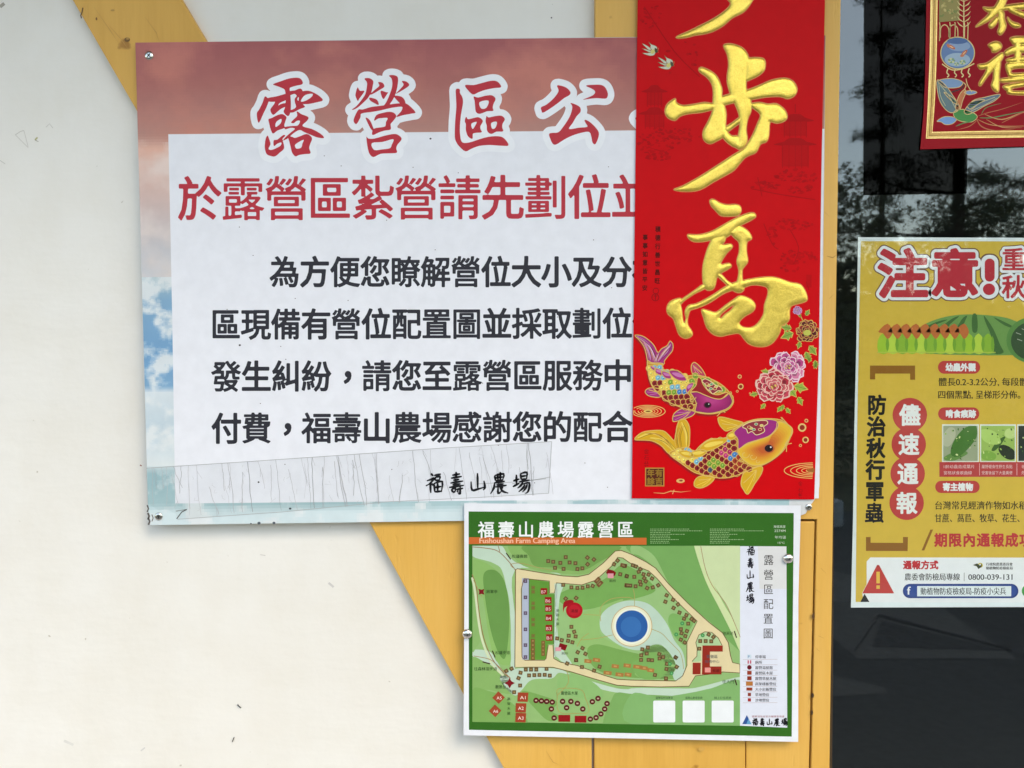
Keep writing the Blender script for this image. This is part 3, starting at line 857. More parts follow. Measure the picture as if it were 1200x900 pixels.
# cracked clear tape along the bottom
tp = Print(D_S, step=0.00005)
tape = [(171.5, 548.6), (290, 541), (400, 533.5), (520, 525), (646.5, 517.5), (644.5, 552), (643, 578), (560, 583), (455, 588), (330, 600), (240, 606), (208, 608.5), (206, 602), (196, 597), (186, 598), (173, 590)]
tp.poly(tape, (0, 0, 0), 5)
tob = tp.build('clear_tape', board, M['tape'])
tc = Print(D_S)
rr = random.Random(4)
x = 178.0
while x < 642:
    f = (x - 171) / 475.0
    y0 = 548.8 - 31.0 * f; y1 = 607 - 28 * f
    if x < 206: y1 = 592
    a_, b_ = rr.choice([(0, 1), (0, 1), (0, .55), (.2, 1), (.1, .8), (.45, 1)])
    pts = []; xx = x; dr = rr.uniform(-0.2, 1.6)
    for k in range(9):
        pts.append((xx, y0 + (y1 - y0) * (a_ + (b_ - a_) * k / 8))); xx += dr + rr.uniform(-0.9, 0.9)
    sh = rr.choice([150, 172, 182, 190, 196])
    tc.line(pts, rr.choice([0.3, 0.4, 0.55]), (sh, sh, sh + 4), 6)
    for _ in range(rr.choice([0, 0, 1, 2])):   # fine branches
        k = rr.randint(0, 7); p = pts[k]
        tc.line([p, (p[0] + rr.uniform(-4, 6), p[1] + rr.uniform(5, 14))], 0.3, (186, 186, 190), 6)
    x += rr.choice([2.0, 3.5, 6, 9, 12, 15])
for _ in range(60):    # hair-fine crazing
    x = rr.uniform(212, 638); f = (x - 171) / 475.0; y = rr.uniform(551 - 31 * f, 603 - 28 * f)
    tc.line([(x, y), (x + rr.uniform(-3, 3), y + rr.uniform(1, 5)), (x + rr.uniform(-5, 5), y + rr.uniform(3, 8))], 0.3, (196, 197, 200), 5.8)
for pts in ([(171.5,548.6),(290,541),(400,533.5),(520,525),(646.5,517.5)], [(646.5,517.5),(644.5,552),(643,578)], [(643,578),(560,583),(455,588),(330,600),(208,608.5)], [(618,519),(617,535),(619,550)], [(560,567),(600,565),(640,561)], [(600,567),(645,559)]):
    tc.line(pts, 0.6, (176, 178, 180), 6.2)
tc.line([(207, 608), (213, 600), (219, 597)], 1.1, (90, 92, 92), 6.3); tc.line([(206, 599), (219, 597)], 0.8, (130, 132, 132), 6.3)
for x0, y0, w_ in ((172.5, 592, 1.6), (173.3, 601, 2.2), (174, 607, 2.0), (178, 603, 1.0)):
    tc.line([(x0, y0), (x0 + 1.5, y0 + 4), (x0, y0 + 8)], w_, (95, 88, 85), 6.4)
for x0, y0, r_ in ((303.5, 613.0, 2.0), (321, 612.8, 1.8), (294, 613.6, 1.0), (340, 596, 1.6), (244, 617, 1.5)):
    if y0 < 614: tc.ell(x0, y0, r_, r_ * 0.8, (80, 90, 98), 6.4, n=9)
tc.build('tape_crack', tob, M['sign_ink'], origin=B0)['kind'] = 'stuff'
tob.parent = board
screw('screw', 174.8, 65.2, D_S + 0.0001, 5.0, board, 0.8)
screw('screw', 186, 605.2, D_S + 0.0005, 4.6, board, 0.3)
s = screw('screw', 947.6, 594.4, D_S + 0.0001, 4.0, board, 0.9)
s['label'] = 'bright screw at the broken lower right corner'

# ================================================================== RED COUPLET
D_C = 0.0200
def curlC(x, y):
    return 0.0010 * (y + 75) / 660.0 + 0.0 * x
C0 = W(850, 584, D_C)
cpl = thing('new_year_couplet', 'long red paper couplet with embossed gold characters and two koi carp', 'banner', C0)
def paper(parent, name, m, d0, corners, curl, c, nx=14, ny=40, kf=None):
    """corners as left-edge and right-edge polylines from top to bottom"""
    Lf, Rt = corners
    p = Print(d0, curl)
    def at(poly, t):
        ys = [q[1] for q in poly]; y = ys[0] + (ys[-1] - ys[0]) * t
        return np.interp(y, ys, [q[0] for q in poly]), y
    pts = []
    for j in range(ny + 1):
        a, b = at(Lf, j / ny), at(Rt, j / ny)
        for i in range(nx + 1):
            pts.append((a[0] + (b[0] - a[0]) * i / nx, a[1] + (b[1] - a[1]) * i / nx))
    b0 = p._verts(pts, 0)
    for j in range(ny):
        for i in range(nx):
            a = b0 + j * (nx + 1) + i
            p.f.append((a, a + nx + 1, a + nx + 2, a + 1)); p.c.append(alb(c, 1.0 if kf is None else kf(pts[a - b0][1])))
    ob = p.build(name, parent, m)
    md = ob.modifiers.new('thickness', 'SOLIDIFY'); md.thickness = 0.00018; md.offset = -1
    return ob
paper(cpl, 'red_paper', M['couplet_ink'], D_C, ([(749.2, -75), (747.2, 0), (744.6, 200), (742.2, 400), (740.4, 584)], [(968.6, -75), (966.8, 0), (962.6, 200), (959.8, 410), (954.2, 585.3)]), curlC, (216, 8, 20))
def cprint(): return Print(D_C + 0.0001, curlC)
GOLD = (244, 212, 100); GRIM = (226, 150, 86)
G_BU = [[[(390,68),(425,56),(480,70),(515,95),(537,140),(530,210),(522,280),(525,330),(550,390),(550,450),(530,500),(522,560),(528,620),(505,665),(470,670),(475,600),(485,540),(480,470),(455,405),(430,350),(413,290),(412,240),(420,180),(412,120)]],
 [[(520,146),(600,138),(632,155),(630,205),(605,235),(560,260),(518,270),(518,200)]],
 [[(105,378),(112,400),(150,418),(210,412),(280,400),(330,405),(370,370),(430,350),(520,330),(600,300),(670,270),(745,258),(795,275),(820,320),(805,360),(765,378),(720,365),(640,368),(560,382),(480,395),(400,415),(330,440),(260,458),(190,465),(135,480),(105,505),(65,490),(47,455),(60,410)]],
 [[(245,205),(265,195),(320,220),(355,255),(380,320),(380,360),(395,420),(405,470),(400,545),(400,580),(385,605),(350,625),(310,642),(275,620),(270,570),(300,510),(325,450),(328,400),(330,340),(320,290),(290,250),(255,225)]],
 [[(380,560),(400,560),(435,595),(475,600),(490,665),(440,655),(388,608)]],
 [[(396,548),(440,520),(488,485),(488,515),(450,545),(412,572)]],
 [[(552,408),(600,400),(650,410),(700,408),(745,440),(762,480),(748,508),(700,522),(662,515),(655,590),(640,630),(605,645),(580,692),(540,710),(510,728),(470,775),(438,806),(333,864),(252,911),(170,922),(100,911),(150,890),(250,835),(360,765),(440,712),(500,675),(530,640),(560,590),(590,520),(605,470),(560,430)]]]
G_UP = [[[(560,-60),(590,0),(608,25),(590,60),(530,110),(450,160),(370,200),(290,240),(190,285),(200,298),(260,293),(330,275),(400,265),(470,245),(550,200),(620,140),(700,100),(745,55),(780,0),(810,-60)]]]
G_GAO = [[[(310,50),(330,43),(370,65),(410,75),(455,73),(485,82),(492,110),(475,135),(430,142),(375,138),(345,110),(318,80)]],
 [[(180,250),(205,250),(250,250),(310,235),(360,210),(420,175),(480,145),(540,123),(570,125),(577,145),(550,165),(500,190),(470,208),(430,250),(390,270),(330,278),(270,290),(215,290),(185,270)]],
 [[(335,265),(400,250),(395,290),(380,310),(430,305),(440,325),(410,355),(380,400),(375,425),(420,418),(435,435),(410,455),(375,475),(350,500),(340,545),(325,570),(295,575),(275,550),(268,500),(270,430),(290,350),(315,290)]],
 [[(395,262),(470,203),(515,215),(545,245),(553,275),(527,292),(523,345),(531,405),(512,435),(498,460),(500,520),(510,565),(490,588),(460,585),(430,562),(455,540),(472,515),(480,460),(468,405),(482,350),(480,295),(455,270),(430,245),(410,255)]],
 [[(350,485),(378,485),(410,520),(450,545),(435,562),(390,525)]],
 [[(265,545),(288,560),(220,595),(160,635),(140,655),(132,640),(180,605),(230,570)]],
 [[(140,625),(136,655),(145,700),(150,750),(160,770),(170,740),(165,700),(185,665),(230,655),(290,625),(340,595),(400,555),(440,535),(520,515),(600,502),(670,498),(720,508),(780,530),(835,540),(865,575),(880,625),(860,645),(790,665),(775,700),(775,740),(760,765),(730,785),(715,830),(680,880),(640,902),(590,905),(540,890),(510,860),(480,828),(420,835),(370,845),(325,830),(290,790),(275,740),(262,690),(300,695),(345,705),(400,665),(450,630),(490,608),(550,630),(575,665),(560,700),(510,730),(480,765),(500,790),(550,795),(590,770),(625,715),(630,660),(650,600),(645,560),(600,545),(550,545),(500,562),(440,575),(380,600),(320,640),(260,670),(200,690),(190,700),(178,740),(180,780),(205,820),(200,845),(165,857),(130,835),(110,780),(95,740),(65,715),(58,680),(75,645),(110,628)],
  [(365,735),(380,710),(430,670),(452,665),(430,695),(400,715),(375,740)]]]
def hgold(amp, w):
    def f(x, y, s):
        t = np.clip(s / w, 0, 1)
        base = amp * np.sqrt(1 - (1 - t) ** 2)
        n = np.array([noise.noise(Vector((a * 0.12, b * 0.12, 0.3))) + 0.5 * noise.noise(Vector((a * 0.45, b * 0.45, 1.3))) for a, b in zip(x, y)])
        return base * (1 + 0.10 * n) + 0.00005
    return f
def gold_char(parent, mk, shapes, z0, amp=0.0013, w=5.0, cell=0.8, rim=0.9, name='gold_character', n=3):
    shp = [[smooth(Z(l, *z0), n) for l in s] for s in shapes]
    g = field(shp, cell, 3.0)
    o = mk(); o.sdf(g, 0.0, GOLD, 2, hfun=hgold(amp, w))
    ob = o.build(name, parent, M['gold'], merge=True, smooth_shade=True)
    e = mk(); e.sdf(g, -rim, GRIM, 1)
    eb = e.build('gilt_rim', parent, M['enamel']); eb.parent = ob
    return ob
gold_char(cpl, cprint, G_UP, (765, 0, 6.667))
gold_char(cpl, cprint, G_BU, (770, 40, 5))
gold_char(cpl, cprint, G_GAO, (770, 225, 5), w=6.5)
# --- printed koi
OUT = (226, 186, 104)
def koi_print(name, label, z0, tail, body, fins, head, headc, patch, patchc, orn, eye, petals, pet_c, scales, gill, tailc, tail_l, mouth, axis):
    p = Print(D_C + 0.0001, curlC)
    z = lambda l: Z(l, *z0)
    s_ = z0[2]
    def shape(l, c, ly, w=1.0):
        q = smooth(z(l), 4)
        p.poly(q, c, ly); p.line(q, w, OUT, ly + 3, closed=True)
    # soft printed shadow under the fish
    q = smooth(z(body), 3); p.poly(q + np.array([-1.5, 3.0]), (170, 6, 14), 0.6)
    q = smooth(z(tail), 3); p.poly(q + np.array([-1.5, 2.5]), (170, 6, 14), 0.5)
    for f, c, c2, ribs in fins:
        shape(f, c, 2); 
        a = z([ribs[0]]); tips = z(ribs[1:])
        for i, t in enumerate(tips):
            p.line([a[0], (a[0] + t) / 2 + np.array([0.4, 0.4]), t], 0.9 if i % 2 else 0.6, c2 if i % 2 == 0 else OUT, 3.5, sm=3)
    shape(tail, tailc[0], 2)
    for i, l in enumerate(tail_l):
        p.line(z(l), 2.6 if i % 2 == 0 else 0.8, tailc[1] if i % 2 == 0 else tailc[2], 3 + 0.5 * (i % 2), sm=4, taper=True)
    dk = tuple(int(v_ * 0.72) for v_ in tailc[0])
    for l in tail_l:
        p.line(z(l) + np.array([1.5, 0.9]), 0.9, dk, 3.2, sm=4, taper=True); p.line(z(l) + np.array([-1.6, 0.4]), 0.5, OUT, 3.3, sm=4, taper=True)
    shape(body, (206, 150, 50), 4)
    # overlapping scales in rows, rounded ends towards the tail
    bq, hq = smooth(z(body), 3), smooth(z(head), 3)
    pq = smooth(z(patch), 3)
    A, B = np.array(axis[0], float), np.array(axis[1], float)
    u = (B - A) / np.linalg.norm(B - A); v = np.array([-u[1], u[0]])
    known = np.array([(z0[0] + x / s_, z0[1] + y / s_) for (x, y, _, _, _) in scales]); kc = [q[4] for q in scales]
    ctr = bq.mean(0); pts = []
    for i in range(-16, 17):
        for j in range(-10, 11):
            pts.append(ctr + u * i * 5.0 + v * (j * 7.4 + (3.7 if i % 2 else 0)))
    pts = np.array(pts)
    ok = (sdf_loops([bq], pts) > 0.9) & (sdf_loops([hq], pts) < -1.0) & (sdf_loops([pq], pts) < -0.5)
    pts = pts[ok]; pts = pts[np.argsort(pts @ u)]
    for n_, c0 in enumerate(pts):
        c = kc[int(((known - c0) ** 2).sum(1).argmin())]
        ly = 4.6 + n_ * 0.018
        a = np.linspace(0.5 * math.pi, 1.5 * math.pi, 9)
        def sh(f):
            q = [c0 + u * (4.4 * f * math.cos(t)) + v * (4.0 * f * math.sin(t)) for t in a] + [c0 + u * 3.2 * f - v * 2.6 * f, c0 + u * 4.4 * f, c0 + u * 3.2 * f + v * 2.6 * f]
            return np.array(q)
        p.poly(sh(1.0), OUT, ly); p.poly(sh(0.83), c, ly + 0.006)
        p.poly(sh(0.83)[:9] * 0.45 + (c0 + u * 1.2) * 0.55, tuple(int(v_ * 0.72) for v_ in c), ly + 0.009)
        if sum(c) > 300: p.ell(c0[0] - .5, c0[1] - .5, .9, .8, tuple(min(255, v_ + 55) for v_ in c), ly + 0.012, n=8)
    for l in petals:
        q = smooth(z(l), 4); p.poly(q, pet_c[0], 7); m_ = q.mean(0); p.poly(m_ + (q - m_) * np.array([0.7, 0.45]) + np.array([0.3, -0.8]), pet_c[1], 7.4); p.line(q, 0.9, OUT, 8, closed=True)
    q = smooth(z(head), 4); p.poly(q, headc[0], 8.5)
    m_ = q.mean(0)
    for i in range(9):
        t = (i + 1) / 9.0; ca, cb = (headc[0], headc[1]) if t < 0.5 else (headc[1], headc[2]); tt = t * 2 if t < 0.5 else t * 2 - 1
        p.poly(m_ + (q - m_) * (1 - 0.72 * t) + np.array([0, 3.2 if z0[1] > 450 else -1.6]) * t, tuple(a + (b - a) * tt for a, b in zip(ca, cb)), 8.6 + 0.08 * i)
    p.line(q, 1.0, OUT, 10, closed=True)
    q = smooth(z(patch), 4); p.poly(q, patchc, 9.6); p.line(q, 0.9, OUT, 10.4, closed=True)
    q = smooth(z(orn), 4); p.poly(q, (150, 40, 60), 10.8); p.line(q, 0.9, (238, 214, 160), 11.6, closed=True)
    for i, t in enumerate(z(orn)[::2]):
        m_ = z(orn).mean(0); c_ = m_ + (t - m_) * 0.5
        p.ell(c_[0], c_[1], 2.3, 1.7, (240, 216, 164), 11.1, n=10); p.ell(c_[0], c_[1], 1.8, 1.25, ((176, 30, 44), (96, 160, 130), (214, 196, 110))[i % 3], 11.2, n=8)
    # gill scrolls
    for gx, gy, gr in gill:
        a = np.linspace(0, 4.8, 14)
        x = z0[0] + (gx + gr * (1 - a / 6.5) * np.cos(a)) / s_; y = z0[1] + (gy + gr * (1 - a / 6.5) * np.sin(a)) / s_
        p.line(np.stack([x, y], -1), 0.8, OUT, 11)
    ex, ey = z0[0] + eye[0] / s_, z0[1] + eye[1] / s_; er = eye[2] / s_
    p.ell(ex, ey, er * 1.35, er * 1.1, headc[3], 11.0); p.ell(ex, ey, er, er * 0.85, (34, 12, 20), 11.4); p.ell(ex + er * 0.2, ey, er * 0.5, er * 0.45, (12, 6, 10), 11.7)
    p.ell(ex + er * 0.45, ey - er * 0.3, er * 0.2, er * 0.2, (240, 235, 235), 12, n=10)
    for l in mouth:
        p.line(z(l), 0.9, OUT, 12, sm=3)
    return p.build(name, cpl, M['enamel'], label=label)
PU, PUL, PUD = (170, 44, 120), (206, 120, 178), (128, 24, 84)
GO, GOL, GOD = (222, 172, 44), (244, 212, 96), (196, 112, 40)
DR, BL, BLL, GR_ = (142, 22, 30), (60, 128, 190), (112, 182, 206), (122, 164, 56)
koi_print('koi_print', 'smaller carp with a purple head', (740, 380, 7.5),
 [(30,100),(60,95),(110,110),(165,150),(200,190),(225,240),(240,245),(265,215),(310,190),(330,160),(342,148),(365,178),(360,230),(330,270),(290,320),(278,352),(150,340),(140,320),(125,240),(100,180),(60,130)],
 [(140,325),(180,338),(275,345),(270,385),(320,410),(380,405),(440,430),(480,455),(520,450),(560,445),(600,455),(650,460),(720,490),(790,530),(850,585),(890,640),(895,690),(860,740),(800,770),(700,788),(600,780),(520,755),(450,735),(350,695),(280,650),(220,590),(180,540),(150,450)],
 [([(525,370),(550,335),(590,360),(630,410),(650,460),(600,450),(540,440)], (196, 60, 90), (226, 150, 170), [(540,360),(600,440),(620,430),(570,440)]),
  ([(500,755),(560,760),(540,800),(470,830),(380,855),(362,840),(372,790),(420,750),(470,735)], PU, PUL, [(520,765),(380,840),(370,810),(400,775),(450,830)]),
  ([(120,590),(160,560),(250,570),(265,620),(240,642),(180,637),(140,622)], PU, PUL, [(250,600),(135,595),(150,575),(160,620)])],
 [(520,598),(580,595),(640,620),(720,650),(790,655),(850,610),(880,650),(885,690),(850,735),(780,765),(690,783),(600,773),(560,760),(570,700),(545,640)],
 ((150, 30, 96), (176, 40, 112), (190, 62, 130), (120, 16, 70)),
 [(585,468),(612,480),(625,520),(655,565),(700,605),(760,620),(830,600),(848,615),(790,655),(720,650),(640,620),(580,595),(520,595),(565,540),(575,500)], (160, 20, 30),
 [(620,500),(650,480),(700,505),(740,535),(780,550),(800,585),(760,585),(715,612),(690,585),(660,565),(650,530)],
 (668, 710, 26),
 [[(330,410),(400,405),(450,440),(485,490),(430,497),(370,468)], [(262,412),(330,430),(348,478),(290,468)], [(208,388),(262,405),(262,448),(215,428)], [(480,560),(500,525),(545,515),(530,560),(490,600)], [(170,362),(210,385),(205,410),(170,385)]], (PU, PUL),
 [(235,375,20,16,BLL),(160,400,18,14,GOL),(180,440,18,15,GOL),(240,480,20,18,BLL),(200,490,18,18,DR),(190,460,16,16,GOL),(285,520,22,20,GOL),(330,530,26,22,GR_),(258,530,20,20,DR),(215,535,20,20,DR),(395,545,26,24,BLL),(350,590,24,24,GR_),(435,600,28,26,BL),(300,565,22,20,GOL),(265,580,20,18,GOL),(245,570,18,18,DR),(300,625,22,20,DR),(340,650,24,20,DR),(385,645,26,24,DR),(420,690,24,20,DR),(465,665,26,26,DR),(540,475,22,20,GR_),(460,720,20,15,DR),(380,500,26,18,GOL),(430,520,26,18,GOL),(490,505,22,20,GOL),(470,640,18,16,DR)],
 [(535,640,32),(550,690,26),(525,665,20),(520,730,28)],
 (PU, (206, 130, 186), (240, 210, 220)),
 [[(50,105),(130,160),(180,230),(200,330)], [(150,180),(190,250),(215,330)], [(345,175),(310,240),(260,290),(225,335)], [(335,190),(290,240),(245,300)], [(110,150),(150,230),(170,320)], [(240,255),(222,300),(215,330)]],
 [[(860,610),(895,640),(880,720)], [(790,765),(770,790),(750,808)], [(805,765),(825,775)], [(870,590),(880,605),(875,620)]], ((766, 430), (815, 462)))
koi_print('koi_print', 'larger golden carp with a purple crown', (740, 480, 5.4545),
 [(20,190),(60,150),(120,135),(200,135),(240,165),(275,195),(290,110),(310,65),(345,65),(370,110),(372,180),(362,245),(300,292),(240,282),(190,230),(130,200),(70,195)],
 [(240,280),(300,252),(360,240),(400,268),(440,230),(500,190),(600,180),(640,140),(700,95),(780,65),(870,58),(950,65),(1000,95),(1030,130),(1010,190),(980,250),(930,300),(860,345),(780,375),(700,410),(620,435),(540,435),(470,420),(400,400),(320,345)],
 [([(553,55),(580,48),(650,65),(715,85),(680,112),(630,130),(600,135),(565,100)], GO, GOL, [(680,100),(570,65),(580,90),(610,120)]),
  ([(400,470),(420,435),(470,420),(530,435),(500,475),(450,500),(410,495)], GO, GOL, [(510,440),(415,485),(430,450),(450,490)]),
  ([(700,470),(720,400),(780,370),(835,365),(830,410),(790,470),(745,540),(715,510)], GO, GOL, [(800,385),(735,520),(715,470),(740,400),(780,460)])],
 [(680,260),(740,222),(820,192),(885,165),(925,120),(935,78),(990,90),(1025,130),(1005,190),(960,265),(900,320),(840,350),(770,355),(720,325),(690,290)],
 ((232, 190, 62), (226, 150, 50), (206, 96, 44), (196, 96, 56)),
 [(655,145),(710,100),(780,70),(870,62),(930,75),(935,115),(890,165),(820,190),(740,215),(685,250),(680,190)], (164, 38, 122),
 [(710,110),(745,85),(800,72),(860,70),(870,90),(845,110),(850,140),(800,162),(770,140),(745,150),(735,125)],
 (878, 248, 27),
 [[(440,240),(500,195),(600,182),(608,200),(560,235),(500,262),(450,268)], [(370,280),(440,255),(482,270),(440,302),(390,302)], [(300,270),(350,262),(395,285),(380,310),(330,300)], [(610,165),(640,140),(672,160),(650,190),(620,190)]], (GO, GOL),
 [(355,262,18,15,BLL),(330,300,22,18,GOL),(300,290,20,15,GOL),(350,325,22,18,GOL),(395,325,22,18,GOL),(420,335,20,18,BLL),(370,350,22,20,DR),(395,368,22,20,DR),(450,350,24,22,DR),(480,325,22,20,DR),(430,390,24,20,DR),(510,380,28,26,(70,90,110)),(475,395,20,20,DR),(530,335,30,28,GR_),(570,350,30,28,GR_),(540,285,26,24,DR),(580,290,26,26,(206,60,120)),(550,400,24,24,DR),(600,320,24,24,DR),(640,305,32,30,BL),(630,370,28,26,DR),(590,410,24,20,DR),(640,410,26,20,DR),(680,345,30,28,(176,60,40)),(690,390,28,22,DR),(740,370,26,22,(150,50,40)),(610,250,26,26,(176,40,90)),(640,230,24,24,DR),(640,160,26,20,BLL),(560,250,24,16,DR),(500,300,22,16,DR)],
 [(725,285,30),(775,300,26),(700,320,20),(805,330,14)],
 (GO, GOL, (190, 120, 36)),
 [[(40,180),(130,150),(220,190),(290,270)], [(90,150),(180,160),(260,240)], [(320,80),(350,150),(350,240)], [(325,100),(305,170),(320,260)], [(120,180),(200,200),(280,275)], [(300,110),(285,190),(300,260)]],
 [[(960,50),(1000,95),(1030,130),(1020,170),(985,215),(1000,220),(1025,215)], [(980,220),(990,240),(990,270)], [(955,48),(965,65)]], ((795, 540), (870, 532)))
# --- peonies, leaves, bubbles, ripples, swallows, seal, scenery
def leafp(p, cx, cy, L, a, c=(150, 176, 70), ly=1.2):
    u = np.array([math.cos(a), math.sin(a)]); v = np.array([-u[1], u[0]])
    pts = [(0, 0), (.25, .3), (.3, .18), (.55, .38), (.6, .22), (1, 0), (.6, -.22), (.55, -.38), (.3, -.18), (.25, -.3)]
    q = np.array([np.array([cx, cy]) + u * x * L + v * y * L for x, y in pts])
    p.poly(q + np.array([0, 0.0]), (222, 190, 96), ly); m_ = q.mean(0); p.poly(m_ + (q - m_) * 0.82, c, ly + 0.3)
    p.line([(cx, cy), tuple(np.array([cx, cy]) + u * L * 0.85)], 0.6, (90, 120, 44), ly + 0.6)
def flower(p, cx, cy, r, cols, seed, ly=3.0, sq=0.88):
    rg = random.Random(seed)
    lay = ly
    for k, (f, n) in enumerate(((0.80, 11), (0.70, 9), (0.50, 8), (0.33, 6), (0.16, 5))):
        for i in range(n):
            a = 2 * math.pi * (i + rg.uniform(-0.3, 0.3) + 0.5 * k) / n
            ff = f * rg.uniform(0.86, 1.1)
            x, y = cx + math.cos(a) * r * ff, cy + math.sin(a) * r * ff * sq
            rt = r * (0.27 - 0.03 * k) * rg.uniform(0.85, 1.2); rd = rt * rg.uniform(0.8, 1.05)
            edge = cols[0]; body_ = cols[1 + rg.randrange(len(cols) - 1)]
            q = []
            for t in np.linspace(0, 2 * math.pi, 13)[:-1]:
                w_ = 1 + 0.12 * math.sin(5 * t + i)
                q.append((rd * math.cos(t) * w_, rt * math.sin(t) * w_))
            q = np.array(q); ca, sa = math.cos(a), math.sin(a)
            def put(q, dr, fx): 
                qx = q[:, 0] * fx + dr; qy = q[:, 1] * fx
                return np.stack([x + qx * ca - qy * sa, y + qx * sa + qy * ca], -1)
            p.poly(put(q, 0, 1.0), edge, lay)
            p.poly(put(q, -rd * 0.16, 0.86), body_, lay + 0.02)
            p.poly(put(q, -rd * 0.42, 0.5), tuple(int(v * 0.72) for v in body_), lay + 0.04)
            lay += 0.06
        lay += 0.1
    for i in range(8):
        p.ell(cx + rg.uniform(-1, 1) * r * .13, cy + rg.uniform(-1, 1) * r * .11, r * .05, r * .04, (226, 200, 96) if i % 3 else (150, 90, 40), lay + 0.1 + i * .01, n=6)
p = cprint()
for x, y, L, a in ((902,437,11,3.4),(888,461,10,2.9),(897,473,9,2.3),(925,455,14,0.9),(930,452,18,0.25),(935,465,12,1.1),(918,474,8,1.8),(921,478,9,0.9),(916,476,9,2.2)):
    leafp(p, x, y, L, a)
flower(p, 923.5, 429.5, 20, [(240, 206, 214), (206, 90, 150), (190, 66, 128), (222, 122, 160)], 3)
flower(p, 906.5, 452.5, 21, [(238, 190, 176), (206, 66, 84), (190, 40, 60), (214, 96, 100)], 5, ly=7.5, sq=0.86)
p.build('peony_print', cpl, M['enamel'], label='pair of pink peonies beside the carp')
p = cprint()
for x, y, L, a in ((930,390,17,2.75),(928,385,14,3.3),(938,400,10,1.9),(948,405,15,0.9),(944,412,13,1.2),(950,418,10,0.4),(955,422,11,1.4),(957,425,8,2.0),(944,370,9,-1.0),(938,372,6,-1.9)):
    if x + L * math.cos(a) > 959: L = 8; a = 1.9
    leafp(p, x, y, L, a, (134, 164, 66))
flower(p, 945.5, 388, 13.5, [(214, 170, 92), (130, 14, 26), (100, 10, 20), (150, 26, 36)], 8, sq=1.0)
p.ell(946, 390, 4.5, 3.5, (196, 196, 88), 11, n=9)
flower(p, 934.5, 364, 5.5, [(226, 170, 196), (176, 96, 160), (150, 110, 170)], 9)
p.line([(937, 368), (942, 378)], 1.0, (200, 170, 80), 1.5)
p.build('peony_print', cpl, M['enamel'], label='dark red peony and small bud at the paper edge')
p = cprint()
for x, y, r_ in ((866.8,441.3,2.4),(868,453,3.4),(864,458.5,1.5),(879,461,1.2),(940,501,5),(944,515.5,3.8),(945,493,2.2),(938,522,1.7)):
    p.ell(x, y, r_, r_, (232, 190, 116), 1.5, n=14); p.ell(x, y, r_ * 0.62, r_ * 0.62, (150, 40, 20) if r_ > 3 else (206, 60, 50), 2, n=12)
p.build('bubble_print', cpl, M['enamel'])['kind'] = 'stuff'
for cx, cy, rx, ry in ((759.5, 482, 20, 7), (953, 551.5, 34, 9)):
    p = cprint()
    for k, f in enumerate((1.0, 0.78, 0.58, 0.4, 0.24)):
        a = np.linspace(-2.6, 3.3, 40) if cx < 800 else np.linspace(1.6, 4.7, 30)
        q = np.stack([cx + rx * f * np.cos(a), cy + ry * f * np.sin(a)], -1)
        q[:, 0] = np.clip(q[:, 0], 742.6, 954.3)
        p.line(q, 0.9, (236, 186, 110), 1.5)
    if cx < 800:
        p.ell(759.5, 482, 5.5, 1.8, (236, 206, 110), 2, n=14); p.ell(759.5, 482, 3, 0.8, (120, 60, 20), 2.5, n=12)
    else:
        p.poly([(945, 550), (954.5, 548.5), (954.5, 553.5), (947, 553)], (170, 100, 40), 2)
    p.build('ripple_print', cpl, M['enamel'])
p = cprint()
p.line([(766,577.5),(778,578.2),(786,575.5),(798,576.6),(810,575.2)], 1.1, (236, 170, 110), 1.5, taper=True); p.line([(788,579),(790,574)], 1.0, (236,170,110), 1.6)
p.ell(797.5, 563.5, 5, 2.6, (236, 180, 110), 1.5, n=14); p.ell(798, 563.2, 2.2, 1.1, (140, 60, 40), 2, n=10)
p.build('foam_print', cpl, M['enamel'])['kind'] = 'stuff'
def swallow(x0, y0, lab):
    p = cprint()
    m_ = lambda l: np.array([(x0 + x / 5.0, y0 + y / 5.0) for x, y in l])
    w = (206, 208, 186)
    for l in ([(38,0),(52,14),(74,22),(88,34),(80,52),(60,52),(48,34),(50,20)], [(0,10),(30,24),(56,44),(40,48),(24,34)], [(2,66),(30,66),(56,60),(78,54),(72,76),(52,82),(30,78)], [(0,38),(40,50),(60,54),(40,60)]):
        q = smooth(m_(l), 2); p.poly(q, w, 1.4); p.line(q, 0.45, (150, 120, 80), 1.8, closed=True)
    p.poly(m_([(74,34),(90,44),(92,60),(80,66),(72,52)]), (70, 62, 34), 2)
    p.poly(m_([(52,50),(70,42),(76,60),(62,72),(50,66)]), (216, 204, 116), 2.2)
    p.line(m_([(86,40),(96,36),(90,58),(96,62)]), 0.5, (196, 150, 90), 1.6)
    p.build('swallow_print', cpl, M['enamel'], label=lab)
swallow(752.5, 49, 'upper left of the two printed swallows'); swallow(771, 65, 'lower right of the two printed swallows')
p = cprint()
p.rect(756, 548, 778.5, 570, (196, 140, 66), 1.5); p.rect(757.3, 549.3, 777.2, 568.7, (84, 24, 12), 2)
for i, chx in enumerate('年有餘吉'):
    p.ch(chx, 762.6 + 9.6 * (i % 2), 554.3 + 9.6 * (i // 2), 9.2, 9.4, (150, 112, 40), layer=2.6, r=0.3)
p.build('seal_print', cpl, M['enamel'])
p = cprint()
DK = (92, 14, 12)
p.row('積德行善世昌旺', 771.0, 268.5, 10.1, 6.6, 7.4, DK, dy=-0.12, vert=True, layer=1.5, r=0.15, cell=0.4)
p.row('事事如意皆平安', 756.2, 278.0, 9.9, 6.4, 7.2, DK, dy=-0.1, vert=True, layer=1.5, r=0.15, cell=0.4)
